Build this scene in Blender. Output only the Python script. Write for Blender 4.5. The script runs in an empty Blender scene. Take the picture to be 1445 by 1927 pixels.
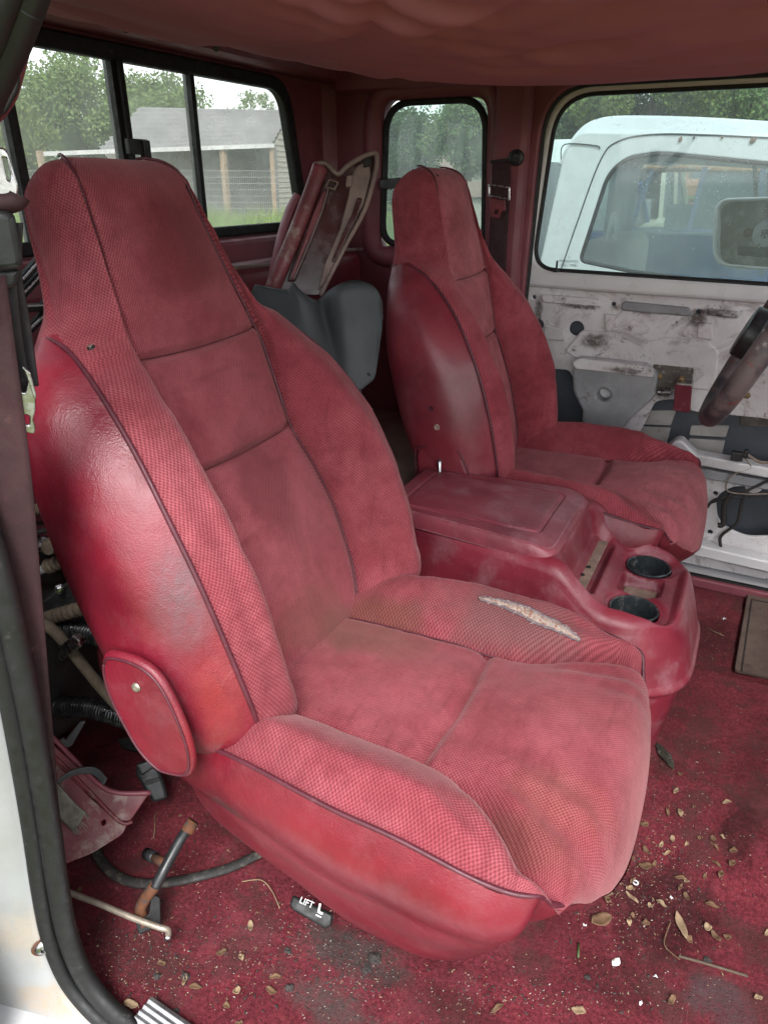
import bpy, bmesh, math, random
import numpy as np
from mathutils import Vector, Matrix
from mathutils.bvhtree import BVHTree
R = math.radians
random.seed(7); RNG = np.random.default_rng(7)
SC = bpy.context.scene; COL = SC.collection
# ------------------------------------------------------------------ camera
W, H, F = 1445, 1927, 1336.0
YAW, PITCH = R(26.9), R(25.0)
CAM = np.array([.28, -1.18, 1.10])
_h = np.array([-math.sin(YAW), math.cos(YAW), 0]); _r = np.array([math.cos(YAW), math.sin(YAW), 0]); _z = np.array([0, 0, 1.])
FW = _h*math.cos(PITCH)-_z*math.sin(PITCH); UP = _h*math.sin(PITCH)+_z*math.cos(PITCH); RT = _r
cd = bpy.data.cameras.new('camera'); cam = bpy.data.objects.new('camera', cd); COL.objects.link(cam)
cd.sensor_fit = 'VERTICAL'; cd.sensor_height = 24.0; cd.lens = 24.0*F/H; cd.clip_start = .02; cd.clip_end = 2000
M = Matrix.Identity(4)
for i in range(3):
    M[i][0], M[i][1], M[i][2], M[i][3] = RT[i], UP[i], -FW[i], CAM[i]
cam.matrix_world = M; SC.camera = cam
# ------------------------------------------------------------------ sky, sun, exposure
wd = bpy.data.worlds.new('World'); SC.world = wd; wd.use_nodes = True
nt = wd.node_tree; nt.nodes.clear()
sky = nt.nodes.new('ShaderNodeTexSky'); sky.sky_type = 'NISHITA'; sky.sun_disc = False
SUN_EL, SUN_AZ = R(50), R(152)       # azimuth measured from +Y towards +X
sky.sun_elevation = SUN_EL; sky.sun_rotation = SUN_AZ; sky.dust_density = 1.2; sky.air_density = 1.2; sky.ozone_density = 1
hs = nt.nodes.new('ShaderNodeHueSaturation'); hs.inputs['Saturation'].default_value = .20
bg = nt.nodes.new('ShaderNodeBackground'); bg.inputs['Strength'].default_value = .15
wo = nt.nodes.new('ShaderNodeOutputWorld')
nt.links.new(sky.outputs[0], hs.inputs['Color']); nt.links.new(hs.outputs[0], bg.inputs[0]); nt.links.new(bg.outputs[0], wo.inputs[0])
sl = bpy.data.lights.new('sun', 'SUN'); sl.energy = 1.5; sl.angle = R(24); sl.color = (1, .985, .97)
so = bpy.data.objects.new('sun', sl); COL.objects.link(so)
sd = Vector((math.sin(SUN_AZ)*math.cos(SUN_EL), math.cos(SUN_AZ)*math.cos(SUN_EL), math.sin(SUN_EL)))
so.rotation_euler = sd.to_track_quat('Z', 'Y').to_euler(); so.location = (2, -4, 6)
SC.view_settings.view_transform = 'Standard'; SC.view_settings.look = 'None'; SC.view_settings.gamma = 1
SC.view_settings.use_curve_mapping = False; SC.view_settings.exposure = 1.6
SC.cycles.use_denoising = True
SC.cycles.max_bounces = 8; SC.cycles.diffuse_bounces = 4; SC.cycles.glossy_bounces = 3; SC.cycles.transparent_max_bounces = 24
SC.cycles.transmission_bounces = 4; SC.cycles.caustics_reflective = False; SC.cycles.caustics_refractive = False
SC.cycles.sample_clamp_indirect = 6

# ------------------------------------------------------------------ measuring helpers
def ray(px, py): return F*FW+(px-W/2)*RT-(py-H/2)*UP
def at(px, py, x=None, y=None, z=None, pl=None):
    d = ray(px, py)
    if x is not None: t = (x-CAM[0])/d[0]
    elif y is not None: t = (y-CAM[1])/d[1]
    elif z is not None: t = (z-CAM[2])/d[2]
    else:
        p0, n = np.array(pl[0]), np.array(pl[1]); t = ((p0-CAM)@n)/(d@n)
    return CAM+d*t
def interp(x, tab):
    xs = [a[0] for a in tab]; ys = [a[1] for a in tab]
    # monotone smooth interpolation
    x = min(max(x, xs[0]), xs[-1]); i = 0
    while i < len(xs)-2 and x > xs[i+1]: i += 1
    h = xs[i+1]-xs[i]; t = (x-xs[i])/h
    def m(j):
        if j <= 0 or j >= len(xs)-1: return 0 if False else ((ys[min(j+1, len(xs)-1)]-ys[max(j-1, 0)])/(xs[min(j+1, len(xs)-1)]-xs[max(j-1, 0)]))
        d0 = (ys[j]-ys[j-1])/(xs[j]-xs[j-1]); d1 = (ys[j+1]-ys[j])/(xs[j+1]-xs[j])
        return 0 if d0*d1 <= 0 else 2*d0*d1/(d0+d1)
    t2, t3 = t*t, t*t*t
    return (2*t3-3*t2+1)*ys[i]+(t3-2*t2+t)*h*m(i)+(-2*t3+3*t2)*ys[i+1]+(t3-t2)*h*m(i+1)
def smooth_path(P, k=4):
    A = np.array(P, float); n = len(A); B = A.copy()
    for i in range(n):
        r = min(k, i, n-1-i); B[i] = A[i-r:i+r+1].mean(0)
    return list(B)
def crom(pts, n=8, closed=False):
    P = [np.array(p, float) for p in pts]; out = []
    L = len(P); rng = range(L if closed else L-1)
    for i in rng:
        if closed: a, b, c, d = P[(i-1) % L], P[i], P[(i+1) % L], P[(i+2) % L]
        else: a, b, c, d = P[max(i-1, 0)], P[i], P[i+1], P[min(i+2, L-1)]
        for k in range(n):
            t = k/n
            out.append(.5*((2*b)+(-a+c)*t+(2*a-5*b+4*c-d)*t*t+(-a+3*b-3*c+d)*t**3))
    if not closed: out.append(P[-1])
    return out
def rounded(pts, r, n=6):
    """polygon with its corners rounded; r is one radius or one per corner"""
    out = []; L = len(pts)
    for i in range(L):
        p = np.array(pts[i], float); a = np.array(pts[i-1], float); b = np.array(pts[(i+1) % L], float)
        rr = r[i] if isinstance(r, (list, tuple)) else r
        if rr <= 0: out.append(tuple(p)); continue
        u = a-p; v = b-p; lu, lv = np.linalg.norm(u), np.linalg.norm(v)
        q = min(rr, lu*.49, lv*.49); A = p+u/lu*q; B = p+v/lv*q
        for k in range(n+1):
            t = k/n; out.append(tuple((1-t)**2*A+2*t*(1-t)*p+t*t*B))
    return out
def gauss(x, s): return math.exp(-(x/s)**2)
def sstep(a, b, x):
    t = min(max((x-a)/(b-a), 0), 1); return t*t*(3-2*t)
from mathutils import noise as mnoise
def nz(x, y, z=0, s=1): return mnoise.noise(Vector((x*s, y*s, z*s)))

# ------------------------------------------------------------------ object helpers
def tag(o, label=None, cat=None, group=None, kind=None):
    if label: o['label'] = label
    if cat: o['category'] = cat
    if group: o['group'] = group
    if kind: o['kind'] = kind
    return o
def thing(name, label, cat, loc=(0, 0, 0), group=None):
    o = bpy.data.objects.new(name, None); COL.objects.link(o); o.location = loc; o.empty_display_size = .05
    return tag(o, label, cat, group)
def mesh(name, V, Fc, mat, parent=None, uv=None, smooth=True, solid=0, label=None, bevel=0):
    """V are world coordinates"""
    me = bpy.data.meshes.new(name)
    off = np.array(world_loc(parent)) if parent else np.zeros(3)
    me.from_pydata([tuple(np.array(v, float)-off) for v in V], [], Fc)
    if uv is not None:
        l = me.uv_layers.new(name='UVMap')
        for lp in me.loops: l.data[lp.index].uv = uv[lp.vertex_index]
    me.materials.append(mat)
    if smooth: me.polygons.foreach_set('use_smooth', [True]*len(me.polygons))
    o = bpy.data.objects.new(name, me); COL.objects.link(o)
    if parent: o.parent = parent
    if solid:
        m = o.modifiers.new('s', 'SOLIDIFY'); m.thickness = abs(solid); m.offset = 1 if solid > 0 else -1
    if bevel:
        m = o.modifiers.new('b', 'BEVEL'); m.width = bevel; m.segments = 2; m.limit_method = 'ANGLE'; m.angle_limit = R(40)
    if label: o['label'] = label
    return o
def world_loc(o):
    p = np.zeros(3)
    while o is not None:
        p += np.array(o.location); o = o.parent
    return p
def grid(P, closed_u=False):
    """P[i][j] -> verts, faces"""
    n, m = len(P), len(P[0]); V = [p for row in P for p in row]; Fc = []
    for i in range(n-1):
        for j in range(m if closed_u else m-1):
            k = (j+1) % m
            Fc.append((i*m+j, i*m+k, (i+1)*m+k, (i+1)*m+j))
    return V, Fc
class MB:
    def __init__(s): s.V = []; s.F = []
    def add(s, V, Fc):
        n = len(s.V); s.V += [np.array(v, float) for v in V]; s.F += [tuple(i+n for i in f) for f in Fc]; return s
    def box(s, c, d, rot=None):
        c = np.array(c, float); V = []
        for x in (-1, 1):
            for y in (-1, 1):
                for z in (-1, 1):
                    v = np.array([x*d[0]/2, y*d[1]/2, z*d[2]/2])
                    if rot is not None: v = np.array(rot @ Vector(v))
                    V.append(c+v)
        return s.add(V, [(0, 1, 3, 2), (4, 6, 7, 5), (0, 4, 5, 1), (2, 3, 7, 6), (0, 2, 6, 4), (1, 5, 7, 3)])
    def bar(s, a, b, w, t, up=(0, 0, 1)):
        a = np.array(a, float); b = np.array(b, float); d = b-a; d /= np.linalg.norm(d); u = np.array(up, float)
        sx = np.cross(d, u); sx /= np.linalg.norm(sx); u2 = np.cross(sx, d); V = []
        for p in (a, b):
            for i, j in ((-1, -1), (1, -1), (1, 1), (-1, 1)): V.append(p+sx*i*w/2+u2*j*t/2)
        return s.add(V, [(0, 1, 2, 3), (7, 6, 5, 4), (0, 4, 5, 1), (1, 5, 6, 2), (2, 6, 7, 3), (3, 7, 4, 0)])
    def tube(s, pts, r, n=10, cap=True):
        V, Fc = tube_geo(pts, r, n, cap); return s.add(V, Fc)
    def lathe(s, prof, c, axis=(0, 0, 1), n=24):
        ax = Vector(axis).normalized(); q = Vector((0, 0, 1)).rotation_difference(ax); P = []
        for r, z in prof:
            P.append([np.array(q @ Vector((r*math.cos(2*math.pi*k/n), r*math.sin(2*math.pi*k/n), z)))+np.array(c) for k in range(n)])
        V, Fc = grid(P, True); return s.add(V, Fc)
    def build(s, name, mat, parent=None, smooth=False, bevel=0, label=None):
        o = mesh(name, s.V, s.F, mat, parent, smooth=smooth, bevel=bevel, label=label)
        if smooth:
            m = o.modifiers.new('e', 'EDGE_SPLIT'); m.split_angle = R(45)
        return o
def tube_geo(pts, r, n=10, cap=True, flat=1.0, upv=None):
    P = [np.array(p, float) for p in pts]; L = len(P); rows = []
    T = []
    for i in range(L):
        t = P[min(i+1, L-1)]-P[max(i-1, 0)]; l = np.linalg.norm(t); T.append(t/(l if l > 1e-9 else 1))
    u = np.array(upv if upv is not None else ((0, 0, 1) if abs(T[0][2]) < .9 else (1, 0, 0)), float)
    u -= T[0]*(u@T[0]); u /= np.linalg.norm(u)
    for i in range(L):
        u = u-T[i]*(u@T[i]); u /= max(np.linalg.norm(u), 1e-9); v = np.cross(T[i], u)
        rr = r(i/(L-1)) if callable(r) else r
        rows.append([P[i]+(u*math.cos(2*math.pi*k/n)*flat+v*math.sin(2*math.pi*k/n))*rr for k in range(n)])
    V, Fc = grid(rows, True)
    if cap:
        Fc.append(tuple(range(n))[::-1]); Fc.append(tuple(range((L-1)*n, L*n)))
    return V, Fc
def tube(name, pts, r, mat, parent=None, n=10, sm=0, label=None, flat=1.0, upv=None):
    if sm: pts = crom(pts, sm)
    V, Fc = tube_geo(pts, r, n, True, flat, upv)
    return mesh(name, V, Fc, mat, parent, label=label)
def strap(name, pts, wdirs, width, mat, parent=None, thick=.0016, sm=6, label=None):
    """flat webbing along pts; wdirs is the direction of its width at each point"""
    if sm:
        P = crom(pts, sm); D = crom(wdirs, sm)
    else: P, D = pts, wdirs
    rows = []; uv = []; L = 0
    for i, (p, d) in enumerate(zip(P, D)):
        d = np.array(d)/np.linalg.norm(d)
        if i: L += np.linalg.norm(np.array(p)-np.array(P[i-1]))
        row = []
        for k in range(9):
            s = (k/8-.5)*width; row.append(np.array(p)+d*s); uv.append((s, L))
        rows.append(row)
    V, Fc = grid(rows); return mesh(name, V, Fc, mat, parent, uv=uv, solid=thick, label=label)
def plate(name, outer, holes, O, ex, ey, thick, mat, parent=None, bevel=0, label=None, smooth=True):
    """a flat sheet with holes: loops are (a, b) pairs on the axes ex, ey from O; thick on both sides of the plane"""
    cu = bpy.data.curves.new('tmp', 'CURVE'); cu.dimensions = '2D'; cu.fill_mode = 'BOTH'
    for lp in [outer]+list(holes):
        sp = cu.splines.new('POLY'); sp.points.add(len(lp)-1); sp.use_cyclic_u = True
        for p, (a, b) in zip(sp.points, lp): p.co = (a, b, 0, 1)
    cu.extrude = max(thick/2-bevel, 0); cu.bevel_depth = bevel; cu.bevel_resolution = 2; cu.offset = -bevel
    tmp = bpy.data.objects.new('tmp', cu); COL.objects.link(tmp)
    dg = bpy.context.evaluated_depsgraph_get(); dg.update()
    me = bpy.data.meshes.new_from_object(tmp.evaluated_get(dg)); bpy.data.objects.remove(tmp); bpy.data.curves.remove(cu)
    O = np.array(O, float); ex = np.array(ex, float); ey = np.array(ey, float); en = np.cross(ex, ey)
    V = [O+ex*v.co.x+ey*v.co.y+en*v.co.z for v in me.vertices]; Fc = [tuple(p.vertices) for p in me.polygons]
    bpy.data.meshes.remove(me)
    o = mesh(name, V, Fc, mat, parent, smooth=smooth, label=label)
    if smooth:
        m = o.modifiers.new('e', 'EDGE_SPLIT'); m.split_angle = R(35)
    return o
def xz(pts, y): return [(p[0], p[2]) for p in (at(a, b, y=y) for a, b in pts)]
def yz(pts, x): return [(p[1], p[2]) for p in (at(a, b, x=x) for a, b in pts)]
XZ = ((0, 0, 0), (1, 0, 0), (0, 0, 1)); YZ = ((0, 0, 0), (0, 1, 0), (0, 0, 1))
def xzplate(name, outer, holes, y, thick, mat, parent=None, **k):
    return plate(name, outer, holes, (0, y, 0), (1, 0, 0), (0, 0, 1), thick, mat, parent, **k)
def yzplate(name, outer, holes, x, thick, mat, parent=None, **k):
    return plate(name, outer, holes, (x, 0, 0), (0, 1, 0), (0, 0, 1), thick, mat, parent, **k)
class Hit:
    """where the line of sight through a picture point meets the listed meshes"""
    def __init__(s, obs):
        V = []; Fc = []
        for o in obs:
            w = world_loc(o); n = len(V); V += [tuple(np.array(v.co)+w) for v in o.data.vertices]
            Fc += [tuple(i+n for i in p.vertices) for p in o.data.polygons]
        s.t = BVHTree.FromPolygons(V, Fc)
    def px(s, a, b):
        d = Vector(ray(a, b)).normalized(); p, n, i, l = s.t.ray_cast(Vector(CAM), d)
        if p is None: return None, None
        if n.dot(d) > 0: n = -n
        return np.array(p), np.array(n)
    def down(s, x, y, z=2.0):
        p, n, i, l = s.t.ray_cast(Vector((x, y, z)), Vector((0, 0, -1)))
        return (np.array(p), np.array(n)) if p is not None else (None, None)

# ------------------------------------------------------------------ materials
class NT:
    def __init__(s, name):
        s.m = bpy.data.materials.new(name); s.m.use_nodes = True; s.t = s.m.node_tree; s.t.nodes.clear()
        s.out = s.n('ShaderNodeOutputMaterial'); s.b = s.n('ShaderNodeBsdfPrincipled'); s.l(s.b.outputs[0], s.out.inputs[0])
        s.tc = s.n('ShaderNodeTexCoord')
    def n(s, t, **k):
        x = s.t.nodes.new(t)
        for a, b in k.items(): setattr(x, a, b)
        return x
    def l(s, a, b): s.t.links.new(a, b)
    def put(s, inp, v):
        if hasattr(v, 'is_output'): s.l(v, inp)
        elif isinstance(v, (tuple, list)) and inp.type == 'RGBA': inp.default_value = (*v[:3], 1)
        else: inp.default_value = v
    def math(s, op, a, b=0.0, clamp=False):
        x = s.n('ShaderNodeMath', operation=op, use_clamp=clamp); s.put(x.inputs[0], a); s.put(x.inputs[1], b); return x.outputs[0]
    def noise(s, scale, detail=3, rough=.55, vec=None, off=None, dist=0, sc3=None):
        x = s.n('ShaderNodeTexNoise'); x.inputs['Scale'].default_value = scale; x.inputs['Detail'].default_value = detail
        x.inputs['Roughness'].default_value = rough; x.inputs['Distortion'].default_value = dist
        v = vec or s.tc.outputs['Object']
        if off is not None or sc3 is not None:
            mp = s.n('ShaderNodeMapping'); s.l(v, mp.inputs[0])
            if off is not None: mp.inputs['Location'].default_value = off if isinstance(off, (tuple, list)) else (off, off*.7, off*1.3)
            if sc3 is not None: mp.inputs['Scale'].default_value = sc3
            v = mp.outputs[0]
        s.l(v, x.inputs['Vector']); return x.outputs[0]
    def voro(s, scale, vec=None, feat='F1', out=0, rand=1.0):
        x = s.n('ShaderNodeTexVoronoi', feature=feat); x.inputs['Scale'].default_value = scale; x.inputs['Randomness'].default_value = rand
        s.l(vec or s.tc.outputs['Object'], x.inputs['Vector']); return x.outputs[out]
    def ramp(s, f, a, b, lo=0.0, hi=1.0):
        x = s.n('ShaderNodeMapRange', clamp=True, interpolation_type='SMOOTHSTEP'); s.put(x.inputs[0], f)
        for i, v in zip((1, 2, 3, 4), (a, b, lo, hi)): x.inputs[i].default_value = v
        return x.outputs[0]
    def mix(s, f, a, b, mode='MIX'):
        x = s.n('ShaderNodeMix', data_type='RGBA', blend_type=mode); s.put(x.inputs[0], f); s.put(x.inputs[6], a); s.put(x.inputs[7], b); return x.outputs[2]
    def blob(s, c, r, wob=.5, nscale=14, edge=(.75, 1.1), fine=0):
        """mask of an irregular patch: centre c and radii r in the object's own space"""
        mp = s.n('ShaderNodeVectorMath', operation='SUBTRACT'); s.l(s.tc.outputs['Object'], mp.inputs[0]); mp.inputs[1].default_value = c
        dv = s.n('ShaderNodeVectorMath', operation='DIVIDE'); s.l(mp.outputs[0], dv.inputs[0]); dv.inputs[1].default_value = r
        ln = s.n('ShaderNodeVectorMath', operation='LENGTH'); s.l(dv.outputs[0], ln.inputs[0])
        nn = s.noise(nscale, 6, .65); d = s.math('ADD', ln.outputs['Value'], s.math('MULTIPLY', s.math('SUBTRACT', nn, .5), wob*2.4))
        k = s.ramp(d, edge[0]-.25, edge[1]+.1, 1, 0)
        if fine: k = s.math('MULTIPLY', k, s.ramp(s.noise(fine, 4, .7), .32, .56, .45, 1))
        return k
    def bump(s, hgt, strength=.3, dist=.002, prev=None):
        x = s.n('ShaderNodeBump'); x.inputs['Strength'].default_value = strength; x.inputs['Distance'].default_value = dist
        s.put(x.inputs['Height'], hgt)
        if prev is not None: s.l(prev, x.inputs['Normal'])
        s.l(x.outputs[0], s.b.inputs['Normal']); return x.outputs[0]
    def set(s, **k):
        for a, v in k.items(): s.put(s.b.inputs[a.replace('_', ' ')], v)
        return s
def paint(name, col, rough=.5, metal=0, vary=.25, scale=8, dirt=None, dirtcol=(.12, .1, .08), grain=0, gscale=300, spec=.5, off=0, coat=0):
    m = NT(name); c2 = tuple(v*(1-vary) for v in col)
    c = m.mix(m.ramp(m.noise(scale, 5, .6, off=off), .3, .7), col, c2)
    if dirt: c = m.mix(m.ramp(m.noise(scale*1.7, 7, .7, off=off+5), dirt, dirt+.15), c, dirtcol)
    m.set(Base_Color=c, Metallic=metal, Specular_IOR_Level=spec, Coat_Weight=coat)
    m.set(Roughness=m.ramp(m.noise(scale*3, 4, off=off+2), .3, .7, max(rough-.1, .05), min(rough+.12, 1)))
    if grain: m.bump(m.noise(gscale, 3), grain, .001)
    return m.m
def fabric(name, base, dark, pitch=(.0062, .0036), stains=(), off=0, worn=.35):
    m = NT(name); sx = m.n('ShaderNodeSeparateXYZ'); m.l(m.tc.outputs['UV'], sx.inputs[0])
    wv = m.noise(60, 2, vec=m.tc.outputs['Object'], off=off+9)
    U = m.math('ADD', m.math('MULTIPLY', sx.outputs[0], math.pi/pitch[0]), m.math('MULTIPLY', wv, .8)); V = m.math('MULTIPLY', sx.outputs[1], math.pi/pitch[1])
    wz = m.math('MULTIPLY', m.math('SINE', U), m.math('SINE', V))
    wz = m.ramp(wz, -.75, .6)
    big = m.ramp(m.noise(5, 8, .72, off=off), .36, .62); mid = m.ramp(m.noise(26, 6, .65, off=off+3), .35, .65)
    worn_c = tuple(min(b*1.35+.08, 1) for b in base)
    c = m.mix(m.math('MULTIPLY', big, worn), base, worn_c); c = m.mix(m.math('MULTIPLY', m.ramp(m.noise(3.2, 9, .78, off=off+21), .50, .62), .30), c, dark); c = m.mix(m.math('MULTIPLY', mid, .25), c, dark)
    for (ctr, rad, col, st) in stains: c = m.mix(m.math('MULTIPLY', m.blob(ctr, rad, .55), st), c, col)
    lines = m.ramp(m.noise(9, 4, .5, off=off+7, sc3=(9, 1.2, 1.2)), .55, .75)
    c = m.mix(m.math('MULTIPLY', lines, .25), c, dark)
    fz = m.ramp(m.noise(520, 2, .6, off=off+31), .38, .62); c = m.mix(m.math('MULTIPLY', fz, .22), c, dark)
    cw = m.mix(wz, m.mix(.62, c, dark), c)
    m.set(Base_Color=cw, Roughness=.95, Specular_IOR_Level=.15, Sheen_Weight=.25, Sheen_Roughness=.4, Sheen_Tint=(1, .62, .62))
    b = m.bump(wz, .55, .0010); m.bump(m.noise(420, 2), .25, .0008, b)
    return m.m
def vinyl(name, base, scuffs=(), off=0, rough=.42, dust=.18, grain=.35, wear_highlight=0):
    m = NT(name)
    dk = tuple(v*.55 for v in base); c = m.mix(m.ramp(m.noise(6, 4, .6, off=off), .35, .75), base, dk)
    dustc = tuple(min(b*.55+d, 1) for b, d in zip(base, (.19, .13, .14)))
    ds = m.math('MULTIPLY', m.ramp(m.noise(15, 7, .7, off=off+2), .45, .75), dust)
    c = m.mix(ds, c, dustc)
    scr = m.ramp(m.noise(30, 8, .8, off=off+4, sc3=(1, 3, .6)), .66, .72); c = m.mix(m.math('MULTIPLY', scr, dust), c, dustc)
    rr = m.ramp(m.noise(12, 5, off=off+6), .3, .7, rough-.08, rough+.14)
    for (ctr, rad, col, st) in scuffs:
        k = m.math('MULTIPLY', m.blob(ctr, rad, .5, 9, (.35, 1.25)), st); c = m.mix(m.math('MULTIPLY', k, m.ramp(m.noise(70, 6, .8, off=off+17), .30, .62, .45, 1)), c, col)
    if wear_highlight:
        ge = m.n('ShaderNodeNewGeometry'); pk = m.ramp(ge.outputs['Pointiness'], .505, .56); nk = m.ramp(m.noise(40, 5, .7, off=off+9), .3, .65)  # pale dust tint on convex edges: edge wear plus a painted highlight
        c = m.mix(m.math('MULTIPLY', m.math('MULTIPLY', pk, nk), wear_highlight), c, dustc)
    m.set(Base_Color=c, Roughness=rr, Specular_IOR_Level=.5, Coat_Weight=.28, Coat_Roughness=.38)
    v = m.voro(520); b = m.bump(v, grain, .0008); b = m.bump(m.noise(38, 4, .6, off=off), .22, .004, b); b = m.bump(m.ramp(m.noise(24, 5, .6, off=off+13, dist=1.2, sc3=(1, 1, .45)), .42, .50), .12, .0025, b)
    return m.m
FAB = (.30, .062, .078); FABD = (.09, .010, .015); VIN = (.20, .010, .025)

# ================================================================== MATERIALS
M_plas = paint('maroon_plastic', (.25, .065, .085), .5, vary=.3, scale=5, grain=.15, gscale=600)
M_plas_d = paint('maroon_plastic_dusty', (.20, .04, .05), .5, vary=.4, scale=11, dirt=.50, dirtcol=(.27, .18, .155), grain=.15, gscale=500)
M_white = paint('white_car_paint', (.62, .63, .64), .3, vary=.08, scale=3, dirt=.66, dirtcol=(.45, .38, .30), coat=.4)
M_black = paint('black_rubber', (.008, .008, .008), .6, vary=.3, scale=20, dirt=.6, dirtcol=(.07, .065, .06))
M_blackp = paint('black_plastic', (.022, .023, .025), .4, vary=.3, scale=20, dirt=.62, dirtcol=(.10, .095, .09), grain=.2)
M_dark = paint('dark_cavity_metal', (.03, .035, .042), .6, vary=.3, scale=6)
M_chrome = paint('dulled_steel', (.55, .55, .56), .28, metal=1, vary=.3, scale=40, dirt=.62, dirtcol=(.12, .08, .06))
M_rod = paint('grimy_rod_metal', (.42, .36, .29), .45, metal=.5, vary=.3, scale=60, dirt=.55, dirtcol=(.20, .15, .11))
M_rust = paint('rusty_steel', (.17, .065, .03), .8, metal=.2, vary=.5, scale=60, dirt=.5, dirtcol=(.06, .05, .05), grain=.5)
M_brown = paint('dusty_brown_hose', (.12, .092, .065), .85, vary=.35, scale=60, grain=.6, gscale=700)
M_screw = paint('screw_head', (.62, .58, .48), .35, metal=.8, vary=.3, scale=200)
M_foam = paint('yellowed_foam', (.42, .34, .29), .95, vary=.35, scale=120, dirt=.47, dirtcol=(.24, .10, .06), grain=.9, gscale=500)
M_seam = paint('seam_shade_line', (.09, .018, .024), .9)  # dark colour for the seam lines, painting in groove shade
M_pipe = paint('piping_vinyl', (.10, .018, .030), .5, vary=.3, scale=40, dirt=.60, dirtcol=(.14, .05, .06))
M_beltm = paint('maroon_webbing', (.045, .014, .018), .8, vary=.4, scale=20, dirt=.6, dirtcol=(.12, .05, .05), grain=.4, gscale=900)
M_beltb = paint('dark_webbing', (.042, .036, .040), .85, vary=.4, scale=30, dirt=.6, dirtcol=(.10, .08, .08), grain=.4, gscale=900)
M_bucklered = paint('maroon_belt_tongue', (.20, .035, .045), .45, vary=.3, scale=30)

def carpet_mat():
    m = NT('red_carpet'); ob = m.tc.outputs['Object']
    a, b = (.25, .040, .056), (.13, .022, .030)
    c = m.mix(m.ramp(m.noise(7, 6, .65), .35, .68), a, b)
    c = m.mix(m.math('MULTIPLY', m.ramp(m.noise(420, 3, .7), .45, .7), .5), c, (.36, .05, .07))
    c = m.mix(m.math('MULTIPLY', m.ramp(m.noise(160, 4, .7), .4, .62), .55), c, (.045, .004, .008))
    lint = m.math('MULTIPLY', m.ramp(m.noise(260, 3, .6), .72, .745), m.ramp(m.noise(11, 4), .5, .65)); c = m.mix(lint, c, (.42, .30, .24)); c = m.mix(m.math('MULTIPLY', m.ramp(m.noise(9, 7, .72, off=40), .48, .60), .65), c, (.085, .038, .036)); c = m.mix(m.math('MULTIPLY', m.ramp(m.noise(6, 6, .7, off=50), .52, .66), .4), c, (.33, .07, .09))
    for ctr, rad, col, st in CARPET_STAINS: c = m.mix(m.math('MULTIPLY', m.blob(ctr, rad, .8, 26, (.7, 1.15), 110), st), c, col)
    m.set(Base_Color=c, Roughness=1, Specular_IOR_Level=.05, Sheen_Weight=.12, Sheen_Tint=(1, .5, .5))
    b1 = m.bump(m.noise(300, 4, .75), 1, .006); b2 = m.bump(m.noise(700, 2), .8, .002, b1); m.bump(m.noise(14, 3), .5, .02, b2)
    return m.m
def wp(px, py, z=0.0): return tuple(at(px, py, z=z))
CARPET_STAINS = [
    (wp(660, 1790), (.10, .035, .1), (.085, .07, .065), .9), (wp(620, 1890), (.09, .03, .1), (.10, .08, .075), .75),
    (wp(1350, 1880), (.05, .04, .1), (.10, .065, .07), .9), (wp(1240, 1720), (.09, .10, .2), (.028, .008, .010), .8),
    (wp(1160, 1450), (.06, .09, .2), (.03, .010, .010), .75), (wp(1380, 1600), (.03, .07, .2), (.02, .008, .008), .7),
    (wp(1240, 1480), (.02, .05, .1), (.03, .02, .015), .8), (wp(1150, 1850), (.06, .04, .1), (.035, .010, .012), .6),
    (wp(250, 1790), (.10, .05, .2), (.07, .03, .03), .55), (wp(1340, 1200), (.08, .10, .2), (.05, .012, .014), .7),
    (wp(280, 1700), (.03, .03, .1), (.03, .02, .02), .7), (wp(850, 1900), (.10, .03, .1), (.06, .02, .02), .5)]
M_carpet = carpet_mat()
M_fab_near = fabric('velour_front', FAB, FABD, (.0025, .0029), stains=[
    ((-.30, .02, .72), (.10, .09, .11), (.13, .035, .04), .55), ((-.42, .03, 1.02), (.10, .07, .07), (.12, .016, .024), .65),
    ((-.19, .03, .50), (.10, .12, .06), (.15, .07, .05), .45), ((-.17, .10, .45), (.09, .06, .06), (.14, .08, .05), .6),
    ((.18, -.13, .44), (.05, .04, .05), (.24, .10, .07), .2), ((.12, -.20, .44), (.10, .03, .06), (.18, .07, .06), .45),
    ((.03, .17, .47), (.14, .06, .06), (.17, .10, .095), .75), ((.06, -.02, .45), (.06, .12, .03), (.24, .05, .05), .4)], off=0)
M_fab_fine = fabric('velour_center_front', FAB, FABD, (.0019, .0025), stains=[
    ((-.30, .03, .70), (.12, .06, .10), (.12, .03, .035), .6), ((-.40, .04, 1.03), (.10, .09, .07), (.12, .014, .02), .6),
    ((-.21, .00, .50), (.08, .10, .05), (.17, .08, .05), .45), ((-.16, .07, .45), (.10, .06, .06), (.15, .09, .05), .55),
    ((.18, -.13, .44), (.07, .05, .05), (.25, .11, .07), .3), ((.15, -.19, .43), (.08, .03, .08), (.17, .07, .05), .5)], off=2)
M_fab_far = fabric('velour_driver', (.38, .072, .092), FABD, (.0030, .0033), stains=[((-.4, .0, .95), (.1, .12, .1), (.15, .02, .03), .5)], off=11, worn=.4)
M_fab_far2 = fabric('velour_center_driver', (.50, .125, .15), FABD, (.0019, .0025), off=14, worn=.7)
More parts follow.
